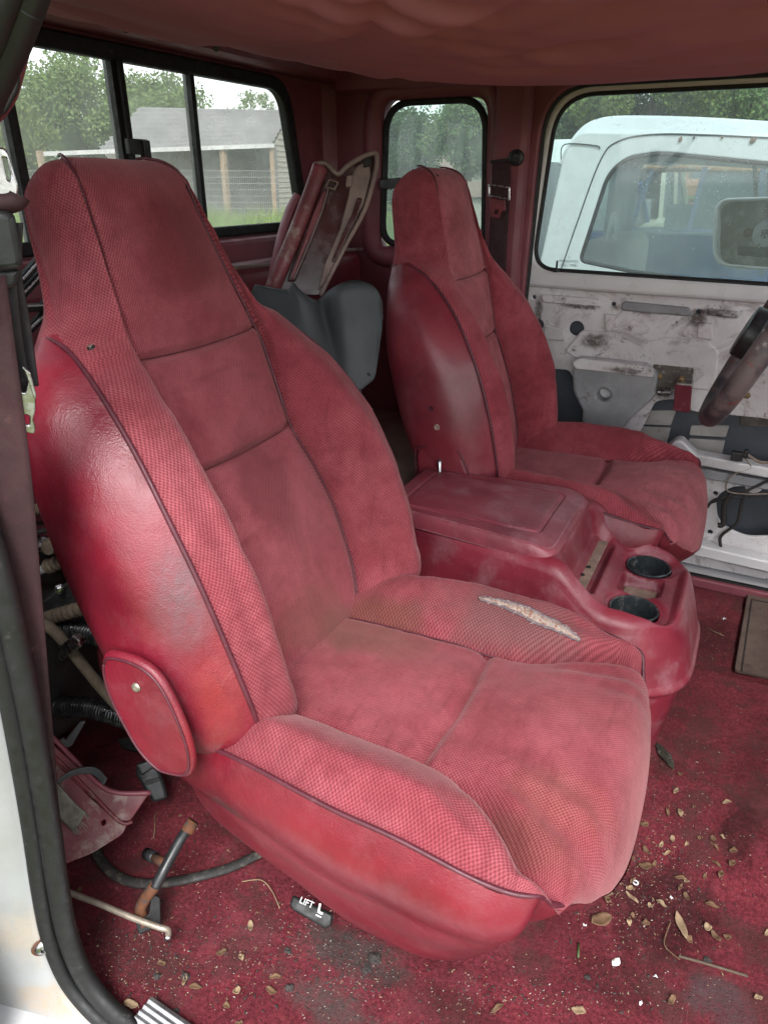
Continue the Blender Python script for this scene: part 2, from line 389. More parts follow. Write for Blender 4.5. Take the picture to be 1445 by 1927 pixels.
M_vin_near = vinyl('vinyl_front', VIN, scuffs=[((-.235, -.26, .68), (.035, .1, .09), (.105, .062, .07), .85), ((-.27, -.26, .80), (.03, .1, .07), (.25, .05, .07), .5), ((-.20, -.27, .55), (.03, .1, .10), (.30, .03, .03), .5),
    ((-.20, -.27, .37), (.03, .1, .018), (.05, .04, .035), .8), ((-.05, -.27, .33), (.14, .1, .014), (.12, .02, .02), .55), ((.10, -.27, .30), (.13, .12, .022), (.11, .025, .03), .6), ((.16, -.24, .22), (.09, .1, .02), (.16, .03, .03), .5)], off=1, rough=.37)
M_vin_far = vinyl('vinyl_driver', (.21, .022, .036), off=8, grain=.2, rough=.5, scuffs=[((-.25, -.25, .68), (.06, .1, .12), (.16, .05, .055), .6)])
M_console = vinyl('console_plastic', (.26, .026, .046), off=20, rough=.40, dust=.75, grain=.22, wear_highlight=.7)  # heavier dust and pale edges also paint in the console's pinkish highlights
M_console_lid = vinyl('console_lid_vinyl', (.30, .055, .078), off=25, rough=.40, dust=.85, grain=.3, wear_highlight=.7)
M_cup = paint('smoky_cup_plastic', (.035, .045, .05), .25, vary=.3, scale=30, dirt=.55, dirtcol=(.14, .13, .12))
M_dustfloor = paint('dust_coat', (.36, .26, .20), .9, vary=.4, scale=40, dirt=.6, dirtcol=(.18, .12, .10), grain=.4)

# ================================================================== FLOOR
def floor_z(x, y):
    z = .0
    z += .065*sstep(-.25, .0, y)*(1-sstep(.36, .40, y))*sstep(.05, .16, x)
    z += .004*nz(x, y, 0, 7)+.003*nz(x, y, 3, 22)
    z += .05*sstep(-.83, -.86, y)
    return z
xs = np.arange(-1.0, 1.45, .008); ys = np.arange(-.80, .93, .008)
V, Fc = grid([[(x, y, floor_z(x, y)) for y in ys] for x in xs])
floor = tag(mesh('floor', V, Fc, M_carpet), 'worn red carpet on the cab floor with dirt and stains', 'floor', kind='structure')

# ================================================================== TRUCK CAB
truck = thing('pickup_truck', 'white pickup truck cab with maroon trim around the red seats', 'pickup truck', (0, 0, 0))
XR, YF, YN = -.95, .90, -.84
# rear wall with sliding window
WZ0, WZ1 = .985, 1.335
rw_hole = rounded([(-.66, WZ0), (.735, WZ0-.002), (.660, WZ1), (-.585, WZ1)], .07, 8)
outer = [(-.95, .0), (.97, .0), (.97, 1.50), (-.95, 1.50)]
yzplate('rear_wall', outer, [rw_hole], XR-.02, .03, M_plas, truck, bevel=.006)
def loopscale(lp, dx, dz):
    cx = sum(p[0] for p in lp)/len(lp); cz = sum(p[1] for p in lp)/len(lp)
    return [(p[0]+(dx if p[0] < cx else -dx), p[1]+(dz if p[1] < cz else -dz)) for p in lp]
rwin = yzplate('rear_window', rounded([(-.675, WZ0-.014), (.750, WZ0-.014), (.670, WZ1+.014), (-.595, WZ1+.014)], .08, 8), [rounded([(-.635, WZ0+.012), (.705, WZ0+.010), (.638, WZ1-.018), (-.565, WZ1-.018)], .055, 8)], XR-.005, .025, M_black, truck, bevel=.005)
f = MB()
for y0, w in ((.066, .034), (.290, .014), (-.200, .020)): f = MB(); f.box((XR-.012, y0, (WZ0+WZ1)/2), (.022, w, WZ1-WZ0)); f.build('window_divider', M_black, rwin)
f = MB(); f.box((XR+.004, .066, (WZ0+WZ1)/2), (.010, .012, WZ1-WZ0)); f.build('divider_bead', M_black, rwin)
f = MB(); f.box((XR+.008, .082, 1.165), (.012, .058, .030)); f.box((XR+.013, .10, 1.160), (.014, .02, .036)); f.build('latch', M_blackp, rwin, bevel=.002)
def glass_mat(name, tint, dust, scale=22, off=0, dustcol=(.62, .66, .66)):
    m = NT(name); m.t.nodes.remove(m.b)
    tr = m.n('ShaderNodeBsdfTransparent'); tr.inputs[0].default_value = (*tint, 1)
    gl = m.n('ShaderNodeBsdfGlossy'); gl.inputs['Roughness'].default_value = .03
    df = m.n('ShaderNodeBsdfDiffuse'); df.inputs[0].default_value = (*dustcol, 1)
    tl = m.n('ShaderNodeBsdfTranslucent'); tl.inputs[0].default_value = (*dustcol, 1)
    ad = m.n('ShaderNodeMixShader'); ad.inputs[0].default_value = .6; m.l(df.outputs[0], ad.inputs[1]); m.l(tl.outputs[0], ad.inputs[2])
    fr = m.n('ShaderNodeFresnel'); fr.inputs[0].default_value = 1.45
    m1 = m.n('ShaderNodeMixShader'); m.l(fr.outputs[0], m1.inputs[0]); m.l(tr.outputs[0], m1.inputs[1]); m.l(gl.outputs[0], m1.inputs[2])
    film = m.ramp(m.noise(4, 6, .65, off=off), .3, .7, dust*.6, dust*1.3)
    spk = m.math('MULTIPLY', m.ramp(m.noise(190, 2, .5, off=off+2), .66, .72), m.ramp(m.noise(5, 3, off=off+5), .42, .62, .1, .9))
    scr = m.math('MULTIPLY', m.ramp(m.noise(40, 6, .8, off=off+7, sc3=(1, 1, .25)), .70, .73), .5)
    k = m.math('MAXIMUM', film, m.math('MAXIMUM', m.math('MULTIPLY', spk, .55), scr), True)
    m2 = m.n('ShaderNodeMixShader'); m.put(m2.inputs[0], k); m.l(m1.outputs[0], m2.inputs[1]); m.l(ad.outputs[0], m2.inputs[2])
    m.l(m2.outputs[0], m.out.inputs[0]); return m.m
M_glass_r = glass_mat('rear_glass', (.76, .78, .78), .34)
M_glass_q = glass_mat('quarter_glass', (.74, .83, .81), .26, off=4)
M_glass_d = glass_mat('door_glass', (.80, .89, .88), .16, off=9)
mesh('glass', [(XR-.014, -.65, WZ0), (XR-.014, .72, WZ0), (XR-.014, .655, WZ1), (XR-.014, -.58, WZ1)], [(0, 1, 2, 3)], M_glass_r, rwin)
# ledge under rear window and lower rear trim
f = MB(); f.box((XR+.025, .0, .93), (.05, 1.7, .075)); f.build('rear_ledge', M_plas, truck, bevel=.012)
# far side wall with quarter window
qo = [(-.98, .0), (-.333, .0), (-.333, 1.46), (-.98, 1.46)]
qh = rounded([(-.775, .925), (-.446, .925), (-.464, 1.300), (-.760, 1.300)], [.06, .06, .08, .08], 10)
xzplate('side_trim', [(-.98, .0), (-.335, .0), (-.335, 1.50), (-.98, 1.50)], [loopscale(qh, -.014, -.014)], YF, .03, M_plas, truck, bevel=.008)
# padded moulding round the quarter window
def ring_mould(name, lp, y, r, mat, parent, flat=1.0):
    pts = [(a, y, b) for a, b in lp]; n = len(pts); rows = []
    for i in range(n):
        p = np.array(pts[i]); t = np.array(pts[(i+1) % n])-np.array(pts[i-1]); t /= np.linalg.norm(t)
        o = np.cross(t, (0, 1, 0)); rows.append([p+o*math.cos(a)*r+np.array((0, math.sin(a)*r*flat, 0)) for a in np.linspace(0, 2*math.pi, 12, endpoint=False)])
    rows.append(rows[0]); V, Fc = grid(rows, True); return mesh(name, V, Fc, mat, parent)
ring_mould('window_moulding', loopscale(qh, -.036, -.036), YF-.014, .032, M_plas, truck, .8)
qw = ring_mould('quarter_window', qh, YF-.012, .010, M_black, truck)
xzplate('glass', loopscale(qh, -.008, -.008), [], YF+.02, .004, M_glass_q, qw)
# corner fillet and ceiling rails
rows = []
for z in (0, .5, 1.0, 1.5):
    rows.append([(XR-.02+.10*(1-math.sin(a)), YF-.10*(1-math.cos(a))+.002, z) for a in np.linspace(0, math.pi/2, 8)])
V, Fc = grid(rows); mesh('corner_trim', V, Fc, M_plas, truck)
f = MB(); f.box((.04, YF-.01, 1.385), (1.94, .10, .12)); f.build('roof_rail', M_plas, truck, bevel=.03)
f = MB(); f.box((XR+.02, 0, 1.405), (.10, 1.8, .10)); f.build('rear_header', M_plas, truck, bevel=.02)
for px_, py_ in ((237, 55), (407, 92)): f = MB(); f.tube([at(px_, py_, x=XR+.072), at(px_, py_, x=XR+.068)], .006, 10); f.build('header_screw', M_blackp, truck)
# roof skin
V, Fc = grid([[(x, y, 1.475-.05*(y/.9)**4-.03*((x-.1)/1.2)**4) for y in np.linspace(-.92, .95, 20)] for x in np.linspace(-1.0, .95, 24)])
mesh('roof', V, Fc, M_white, truck, solid=.01)
# B pillar, far side
f = MB(); f.box((-.375, YF-.03, .75), (.10, .07, 1.5)); f.build('door_pillar', M_plas, truck, bevel=.02)
# near side: wall behind the opening, pillar and outer skin
f = MB(); f.box((-.73, -.93, .55), (.56, .03, 1.9)); f.build('near_side_panel', M_white, truck)

# headliner cloth sagging from the roof
M_cloth = paint('headliner_cloth', (.46, .19, .255), .95, vary=.15, scale=3, grain=.25, gscale=900, spec=.1)
def head_z(x, y):
    u = x/.93; v = (y-.06)/.82
    e = max(0, 1-u*u*(1 if u < 0 else .5))*max(0, 1-v*v)
    sag = .150*e
    rr = math.hypot(x-.75, y+1.5)
    ph = rr*44+1.6*nz(x, y, 0, 1.7)+4*nz(x, y, 8, .8)
    fold = .021*(1-2*abs(math.sin(ph/2))**.7)*sstep(0, .3, e)*(.25+.75*sstep(-.25, .3, nz(x*.6, y, 5, 2.2)))
    fold *= .45
    for (cx_, cy_, a0_, a1_, n_) in ((-.42, -.06, -1.15, .55, 26), (-.20, .10, 2.2, 4.2, 22)):
        dx_, dy_ = x-cx_, y-cy_; an = math.atan2(dy_, dx_); an = an if an > -1.6 else an+2*math.pi; dd = math.hypot(dx_, dy_); aw = sstep(a0_, a0_+.35, an)*(1-sstep(a1_-.35, a1_, an))
        an2 = an+.35*dd*dd+.10*nz(dd*1.5, an*2, n_, 1.5); rg_ = 1-2*abs(math.sin(an2*n_/2))**.8
        fold += .0075*rg_*aw*sstep(.08, .35, dd)*(1-.6*sstep(.6, 1.0, dd))*(.35+.65*sstep(-.2, .25, nz(an*3, dd, n_, 1.2)))*sstep(0, .2, e)
    fold += .022*sstep(.02, -.02, (y+.42-.25*x*x))*sstep(0, .3, e)*0-.018*sstep(.03, -.03, y+.30-.35*(x-.2)**2)*sstep(0, .3, e)
    fold += .004*math.sin(rr*95+3*nz(x, y, 1, 3))*sstep(.02, .4, e)*sstep(-.1, .3, nz(x, y, 9, 3))
    return 1.405-sag+fold
xs = np.arange(XR+.03, .95, .010); ys = np.arange(-.84, YF-.03, .010)
V, Fc = grid([[(x, y, head_z(x, y)) for y in ys] for x in xs])
mesh('headliner', V, Fc, M_cloth, truck, solid=.002)
# firewall, dashboard and cowl in front (outside the picture, they shade the footwell)
f = MB(); f.box((1.42, .03, .38), (.04, 1.8, .85)); f.build('firewall', M_dark, truck)
f = MB(); f.box((1.08, .03, .74), (.34, 1.72, .26)); f.build('dashboard', M_plas, truck, bevel=.04)
for y in (-.86, .89):
    f = MB(); f.bar((1.25, y, .85), (.72, y*.97, 1.42), .06, .06, (0, 1, 0)); f.build('windshield_pillar', M_white, truck)

# ================================================================== SEATS
RAKE = R(21)
SN = np.array([math.cos(RAKE), 0, math.sin(RAKE)]); SWV = np.array([-math.sin(RAKE), 0, math.cos(RAKE)])
def bk(u, d, w, rake=RAKE):
    sn = np.array([math.cos(rake), 0, math.sin(rake)]); sv = np.array([-math.sin(rake), 0, math.cos(rake)])
    fr_ = rake != RAKE
    return np.array([-.225, 0, .44])+sn*d+sv*(w*(.965 if fr_ else 1))+np.array([0, u+(.028*sstep(.3, .7, w) if fr_ else .022), 0])
T_a = [(-.07, .112), (0, .122), (.07, .145), (.17, .152), (.26, .138), (.33, .120), (.40, .124), (.485, .131), (.55, .120), (.62, .107), (.70, .096), (.75, .090)]
T_mu = [(-.07, .165), (.05, .180), (.2, .182), (.35, .166), (.45, .152), (.52, .138), (.58, .122), (.66, .108), (.75, .099)]
T_md = [(-.07, .055), (.05, .095), (.2, .108), (.35, .080), (.45, .040), (.52, .014), (.58, .004), (.75, -.004)]
T_bu = [(-.07, .212), (.05, .238), (.2, .244), (.3, .242), (.38, .230), (.45, .214), (.50, .197), (.545, .170), (.58, .140), (.65, .116), (.75, .106)]
T_bd = [(-.07, .045), (.05, .075), (.2, .084), (.3, .076), (.38, .056), (.45, .024), (.50, -.010), (.545, -.060), (.58, -.092), (.65, -.100), (.75, -.094)]
T_su = [(-.07, .245), (.05, .280), (.2, .294), (.35, .286), (.45, .266), (.50, .236), (.545, .178), (.58, .138), (.65, .112), (.75, .102)]
T_sd = [(-.07, .0), (.05, .005), (.2, .005), (.35, -.01), (.45, -.04), (.50, -.062), (.545, -.088), (.58, -.106), (.65, -.112), (.75, -.104)]
T_ru = [(-.07, .20), (.05, .240), (.2, .248), (.35, .238), (.45, .218), (.50, .190), (.545, .148), (.6, .106), (.75, .085)]
T_rd = [(-.07, -.07), (.05, -.105), (.2, -.128), (.35, -.130), (.5, -.122), (.6, -.122), (.75, -.115)]
WTOP = .752
def half_section(w):
    a = interp(w, T_a)
    C = (0, interp(w, [(-.07, 0), (.1, .006), (.2, .012), (.325, .0), (.40, .010), (.485, 0), (.6, .016), (.7, .008), (.75, .0)]))
    A = (a, .0 if w > .5 else .004)
    Mx = (interp(w, T_mu), interp(w, T_md)); B = (interp(w, T_bu), interp(w, T_bd))
    k = sstep(.5, .58, w)
    Fp = ((Mx[0]+B[0])/2+.006, (Mx[1]+B[1])/2+.008); Fh = (a+.020, -.045); Fq = (Fp[0]*(1-k)+Fh[0]*k, Fp[1]*(1-k)+Fh[1]*k)
    S = (interp(w, T_su), interp(w, T_sd)); Rr = (interp(w, T_ru), interp(w, T_rd)); Z = (0, interp(w, [(-.07, -.08), (.1, -.11), (.5, -.13), (.75, -.12)]))
    pts = [C, A, Mx, Fq, B, S, Rr, Z]
    ns = [22, 10, 8, 8, 8, 10, 10]; out = []; P = [np.array(p, float) for p in pts]
    for i in range(7):
        b, c = P[i], P[i+1]
        a_ = P[i-1] if i else np.array((-P[1][0], P[1][1])); d_ = P[i+2] if i+2 < 8 else np.array((-P[6][0], P[6][1]))
        if i == 0: d_ = c+(c-b)*.6           # keeps the centre panel flat right up to its seam
        if i == 1: a_ = b-(c-b)*.3
        for k in range(ns[i]):
            t = k/ns[i]; out.append(.5*((2*b)+(-a_+c)*t+(2*a_-5*b+4*c-d_)*t*t+(-a_+3*b-3*c+d_)*t**3))
    out.append(P[7]); return out, [0, 22, 32, 40, 48, 56, 66, 76]
def make_seat(label, yc, fab, fabc, vin, near):
    root = thing('car_seat', label, 'car seat', (0, yc, 0), 'high-backed bucket seats of the cab')
    # ---------- backrest
    ws = [-.035+.004*i for i in range(178)]; ws = [w for w in ws if w < .685]+list(.685+.067*np.sin(np.linspace(0, math.pi/2, 22)))
    rows = []; uvs = []
    for w in ws:
        hp, idx = half_section(w)
        tt = max(0, (w-.685)/.067); k = 1-math.sqrt(max(0, 1-tt*tt)); tb = min(1, max(0, (.025-w)/.060)); kb = 1-math.sqrt(max(0, 1-tb*tb))
        tw = max(0, (w-.715)/.037); kw = 1-math.sqrt(max(0, 1-tw*tw))
        row = []; uv = []; s = 0; prev = None
        for p in hp:
            u, d = p; d = d+(-.055-d)*max(k*.97, kb*.9); u = u*(1-.30*kw-.16*kb)
            if prev is not None: s += math.hypot(p[0]-prev[0], p[1]-prev[1])
            prev = p; row.append((u, d)); uv.append(s)
        L = [(-u, d) for u, d in row[::-1]]; Lv = [-x for x in uv[::-1]]
        full = L[:-1]+row; fv = Lv[:-1]+uv
        rows.append([bk(u, d, w, RAKE if near else R(15.5)) for u, d in full]); uvs.append([(x, w) for x in fv])
    N = len(rows[0]); c0 = N//2; P = np.array(rows)
    # normals and padding, seams and creases
    du = np.roll(P, -1, 1)-np.roll(P, 1, 1); du[:, 0] = P[:, 1]-P[:, 0]; du[:, -1] = P[:, -1]-P[:, -2]
    dw = np.gradient(P, axis=0); nn = np.cross(du, dw); nn /= np.maximum(np.linalg.norm(nn, axis=2, keepdims=True), 1e-9)
    for i, w in enumerate(ws):
        a = interp(w, T_a)
        for j in range(N):
            k = abs(j-c0); s = abs(uvs[i][j][0]); dsp = 0; uu = P[i, j, 1]
            sg = .010*(1-(uu/.13)**2)   # cross seams dip a little in the middle
            if w < .70: dsp -= .0075*gauss(s-abs(uvs[i][c0+22][0]), .0055)
            if k <= 22:
                for w0 in (.485, .325):
                    dsp -= .0105*gauss(w-(w0-sg*.6+.004), .0060)
                dsp += .004*math.cos(uu/.13*math.pi/2)*(1 if .33 < w < .48 else .6)
                dsp += .0022*nz(uu, w, 1+yc, 9)
            elif k <= 48:
                dsp += .0030*nz(uu*.5, w, 2+yc, 16)+.0015*nz(uu*.5, w, 3+yc, 40)
                if not near or True: dsp -= .002*gauss((uu*(1 if uu > 0 else -1)-.17)-.02*math.sin(w*9), .006)*sstep(.1, .2, w)*(1-sstep(.38, .44, w))
            else: dsp += .0035*nz(s*1.5, w, 4+yc, 7)+.0016*nz(s, w, 6+yc, 25)*sstep(.25, .05, w)
            if k in (48, 47, 49) and w > .02: dsp -= .0015
            P[i, j] += nn[i, j]*dsp
    iB = 48; yy = np.array((0, yc, 0))
    def sub(name, i0, i1, j0, j1, mat, parent):
        V, Fc = grid([[P[i, j]+yy for j in range(j0, j1+1)] for i in range(i0, i1+1)])
        uv = [uvs[i][j] for i in range(i0, i1+1) for j in range(j0, j1+1)]
        return mesh(name, V, Fc, mat, parent, uv=uv)
    def wi(w0): return min(range(len(ws)), key=lambda i: abs(ws[i]-w0))
    iv = wi(.548); last = len(ws)-1
    # shell: all vinyl outside the piping, below the headrest; the headrest's own back is cloth
    V, Fc, uv = [], [], []
    for side in (0, 1):
        j0, j1 = (0, c0-iB) if side == 0 else (c0+iB, N-1)
        n = len(V); V += [P[i, j]+yy for i in range(0, iv+1) for j in range(j0, j1+1)]; uv += [uvs[i][j] for i in range(0, iv+1) for j in range(j0, j1+1)]
        m = j1-j0+1; Fc += [(n+i*m+j, n+i*m+j+1, n+(i+1)*m+j+1, n+(i+1)*m+j) for i in range(iv) for j in range(m-1)]
    shell = mesh('backrest', V, Fc, vin, root, uv=uv)
    sub('headrest_cover', iv, last, 0, N-1, fab, shell) if False else None
    for j0, j1 in ((0, c0-22), (c0+22, N-1)): sub('headrest_side', iv, last, j0, j1, fab, shell)
    for w0, w1, nm in ((-.035, .325, 'lumbar_panel'), (.325, .485, 'middle_panel'), (.485, .80, 'headrest_panel')):
        sub(nm, wi(w0), wi(w1) if w1 < .7 else last, c0-22, c0+22, fabc, shell)
    sub('side_bolster', 0, iv, c0-iB, c0-22, fab, shell); sub('side_bolster', 0, iv, c0+22, c0+iB, fab, shell)
    for sgn in (-1, 1):
        j = c0+sgn*22; hc_ = P[wi(.67), c0]*.45+P[wi(.67), 0]*.55
        def pn(i):
            if ws[i] < .66: return nn[i, j]
            v_ = P[i, j]-hc_; v_[1] *= .25; v_ = v_/np.linalg.norm(v_); k_ = sstep(.66, .70, ws[i]); v_ = nn[wi(.655), j]*(1-k_)+v_*k_; return v_/np.linalg.norm(v_)
        tube('center_piping', smooth_path([P[i, j]+pn(i)*.0036+yy for i in range(4, last+1, 2)], 2), .0021, M_pipe, shell, 6)
        j = c0+sgn*iB; pp = [P[i, j]+nn[i, j]*.003+yy for i in range(2, iv-1, 2)]+[P[iv, c0+sgn*(iB+q_)]+nn[iv, c0+sgn*(iB+q_)]*.002+yy for q_ in range(1, 20, 2)]
        tube('edge_piping', smooth_path(pp, 5), .0032, M_pipe, shell, 8)
    for w0 in (.485, .325):
        sp_ = []
        for j in range(c0-21, c0+22):
            uu = P[0, j, 1] if False else (j-c0)/22*interp(w0, T_a); wg = w0-.010*(1-(uu/.13)**2)*.6+.004; q_ = (wg-ws[0])/.004; i_ = int(q_); fr_ = q_-i_
            sp_.append(P[i_, j]*(1-fr_)+P[i_+1, j]*fr_+yy+nn[i_, j]*.0006)
        tube('cross_seam', smooth_path(sp_, 2), .0009, M_seam, shell, 6)  # dark tube laid along the seam to strengthen the groove's weak shade
    # ---------- cushion
    def seam(x): return interp(x, [(-.30, .130), (-.15, .128), (0, .130), (.05, .132), (.11, .152), (.17, .188), (.22, .214), (.28, .208)])
    def HW(t): return interp(t, [(0, .218), (.2, .242), (.45, .260), (.7, .258), (.86, .246), (1, .230)])
    yy = np.array((0, yc-(.012 if near else 0), 0))
    def prof(t, s):      # centre profile x, z
        x = -.285+.50*min(t/.8, 1); z = .437+.010*math.sin(min(t/.8, 1)*math.pi)
        if t > .8:
            a = (t-.8)/.2*math.pi/2*1.12; rz = .100*(1-.98*min(abs(s), 1)**2.4); x = .215+.046*math.sin(a); z = .437-rz*(1-math.cos(a))
        return x, z
    NS, NTt = 97, 141; rows = []; uvs2 = []
    ss = list(np.linspace(-1, 1, NS)); ts = np.linspace(0, 1, NTt)
    ja, jb = 26, NS-1-26
    for t in ts:
        x0, z0 = prof(t, 0); sm = seam(x0); hw = HW(t); sm = min(sm, hw-.004); row = []; uv = []
        for j in range(NS):
            if j < ja: q = -1+(j/ja); y = -hw+(hw-sm)*(j/ja)
            elif j <= jb: y = -sm+2*sm*(j-ja)/(jb-ja)
            else: y = sm+(hw-sm)*(j-jb)/(NS-1-jb)
            s = y/hw; z0 = prof(t, s)[1]; x = x0+.014*sstep(.6, 1, t)-(.074 if s < 0 else .044)*abs(s)**2.6*sstep(.3, 1, t)
            z = z0
            ab = abs(y)
            if ab > sm:   # bolster
                v = (ab-sm)/max(hw-sm, .004); wid = hw-sm
                crest = min(wid*.50, .060)*(1-sstep(.80, 1.0, t))*sstep(-.05, .22, t)
                z += crest*math.sin(min(v*1.15, 1)*math.pi*.62)**.9 - crest*.55*sstep(.6, 1, v)
            else:
                z += .008*math.cos(y/sm*math.pi/2)
                z += .006*(sstep(.30, .5, t)*0)
            z += .022*sstep(.60, .80, t)*(1-sstep(.86, 1, t))*math.cos(min(abs(s)*1.1, 1)*math.pi/2)
            # seams
            d_s = ab-sm; z -= (.0085*gauss(d_s, .007)+.016*gauss(d_s+.004, .016)*sstep(.04, .14, x0))*(1-sstep(.93, 1, t)*.5)
            z += .003*gauss(d_s-.022, .016)
            if ab < sm+.004: z -= .012*gauss(x0-.022-.006*math.cos(y*20), .009)
            if ab < sm and x0 > .03: z += .020*gauss(x0-.12, .07)*math.cos(y/sm*math.pi/2)**.7
            # wrinkles fanning out over the front corners
            if x0 > .03: z += .0050*math.sin((ab-.35*(x0-.03))*125+3*nz(x0, y, yc, 6))*sstep(.06, .16, ab)*sstep(.06, .15, x0)*sstep(.30, .20, ab)*(1-.5*sstep(.9, 1, t))
            z += .0028*nz(x, y, yc, 12)+.0012*nz(x, y*.6, yc+3, 45)
            row.append(np.array((x, y, z))); uv.append((y, t*.62))
        rows.append(row); uvs2.append(uv)
    Q = np.array(rows)
    def sub2(name, i0, i1, j0, j1, mat, parent):
        V, Fc = grid([[Q[i, j]+yy for i in range(i0, i1+1)] for j in range(j0, j1+1)])
        uv = [uvs2[i][j] for j in range(j0, j1+1) for i in range(i0, i1+1)]
        return mesh(name, V, Fc, mat, parent, uv=uv)
    # skirt
    border = [Q[i, 0] for i in range(NTt)]+[Q[-1, j] for j in range(1, NS)]+[Q[i, -1] for i in range(NTt-2, -1, -1)]
    nb = len(border); rows = []; uvk = []
    L = 0
    for k in range(nb):
        p = border[k]; t_ = border[min(k+1, nb-1)]-border[max(k-1, 0)]
    Bn = np.array(border); tg = np.gradient(Bn, axis=0)
    ker = np.ones(9)/9
    tgs = np.stack([np.convolve(np.pad(tg[:, c], 4, mode='edge'), ker, 'valid') for c in range(3)], 1)
    for k in range(nb):
        p = Bn[k]; t_ = tgs[k].copy(); t_[2] = 0; t_ /= np.linalg.norm(t_); on = np.array((t_[1], -t_[0], 0))
        if k: L += np.linalg.norm(Bn[k]-Bn[k-1])
        fr = sstep(.25, 1, on[0]); fx = sstep(-.32, .02, p[0]); zb = .235-.045*fx-.012*sstep(.05, .2, p[0]); row = []
        for q in range(25):
            v = q/24; z = p[2]+(zb-p[2])*v
            out = (1-fr)*(.014*math.sin(min(v*2.4, 1)*math.pi)*.9+.006*math.sin(v*math.pi)); tp = fr*.045*v+(.046+.016*fx+.035*sstep(.05, .22, p[0]))*v**(2.3-1.0*sstep(.05, .22, p[0]))+.03*sstep(.9, 1, v)
            out += .0016*nz(L*1.0, v*.3, yc, 9)+.0018*math.sin(v*9+3*nz(L, 0, yc, 4))*sstep(.15, .4, v)*nz(L, 2, yc, 6)
            q2 = p+on*(out+.001)+np.array((0, 0, z-p[2])); sc_ = 1-tp/.27; q2[0] = -.03+(q2[0]+.03)*sc_; q2[1] *= sc_
            row.append(q2); uvk.append((L, z))
        rows.append([r_+yy for r_ in row])
    V, Fc = grid(rows)
    cush = mesh('seat_cushion', V, Fc, vin, root, uv=uvk)
    ic = min(range(NTt), key=lambda i: abs(prof(ts[i], 0)[0]-.022))
    sub2('rear_panel', 0, ic, ja, jb, fabc, cush); sub2('front_panel', ic, NTt-1, ja, jb, fabc, cush)
    bl = sub2('side_bolster', 0, NTt-1, 0, ja, fab, cush); br = sub2('side_bolster', 0, NTt-1, jb, NS-1, fab, cush)
    tube('edge_piping', smooth_path([p+yy+np.array((0, 0, .001)) for p in Bn[::2]], 5), .0029, M_pipe, cush, 8)
    for j in (ja, jb): tube('seam_piping', smooth_path([Q[i, j]+yy+np.array((0, 0, .0018)) for i in range(2, int(NTt*.86), 2)], 3), .0016, M_pipe, cush, 6)
    # ---------- tracks under the cushion
    f = MB()
    f.box((-.08, yc+.06, .10), (.26, .16, .19)); f.box((-.10, yc+.06, .21), (.34, .22, .03))
    f.build('seat_track', M_dark, root)
    # ---------- hinge cover on the side facing the camera
    ys_ = yc-.283
    if near:
        o = [at(*p, y=ys_) for p in [(198, 1236), (208, 1224), (252, 1234), (291, 1258), (320, 1297), (349, 1360), (366, 1413), (367, 1447), (356, 1459), (334, 1457), (305, 1447), (271, 1413), (242, 1365), (213, 1307), (199, 1262)]]
        lp = [(p[0], p[2]) for p in crom(o, 4, True)]
        hc = xzplate('hinge_cover', lp, [], ys_, .012, vin, root, bevel=.0055)
        ring = [np.array((a, ys_-.0065, b)) for a, b in lp]
        cxy = sum(ring)/len(ring); ring = [cxy+(p-cxy)*.93 for p in ring]; tube('cover_seam', ring+[ring[0]], .0018, M_pipe, hc, 6)
        s0 = at(257, 1293, y=ys_-.007); f = MB(); f.lathe([(0, 0), (.0062, 0), (.0052, .0025), (.002, .003), (.0015, .001), (0, .001)], s0, (0, -1, 0), 16); f.build('screw', M_screw, hc, True)
        o2 = [at(*p, y=ys_+.014) for p in [(262, 1235), (300, 1262), (322, 1282), (342, 1320), (370, 1362), (352, 1378), (330, 1340), (290, 1290)]]
        if False: xzplate('hinge_bracket', [(p[0], p[2]) for p in o2], [], ys_+.022, .02, vin, root, bevel=.003)
    else:
        o = [at(*p, y=ys_) for p in [(786, 915), (783, 850), (792, 841), (850, 838), (866, 852), (882, 890), (888, 915)]]
        lp = [(p[0], p[2]) for p in o]; hc = xzplate('hinge_cover', rounded(lp, .012, 4), [], ys_+.012, .03, vin, root, bevel=.008)
        ring = [np.array((p[0], ys_-.004, p[2])) for p in o]; tube('cover_seam', ring, .0018, M_pipe, hc, 6, sm=4)
        f = MB(); a = at(828, 868, y=ys_-.006); f.tube([a, a+np.array((0, -.006, 0))], .0055, 12); f.tube([a+np.array((0, -.006, 0)), a+np.array((.004, -.012, -.012)), a+np.array((.006, -.012, -.035))], .0045, 8)
        f.build('recline_lever', M_chrome, root, True)
    return root, shell, cush, (bl, br)
seat_n = make_seat('large red velour bucket seat nearest the camera with a torn cushion seam', -.425, M_fab_near, M_fab_fine, M_vin_near, True)
seat_f = make_seat('red velour bucket seat beyond the console, in front of the stripped white door', .50, M_fab_far, M_fab_far2, M_vin_far, False)

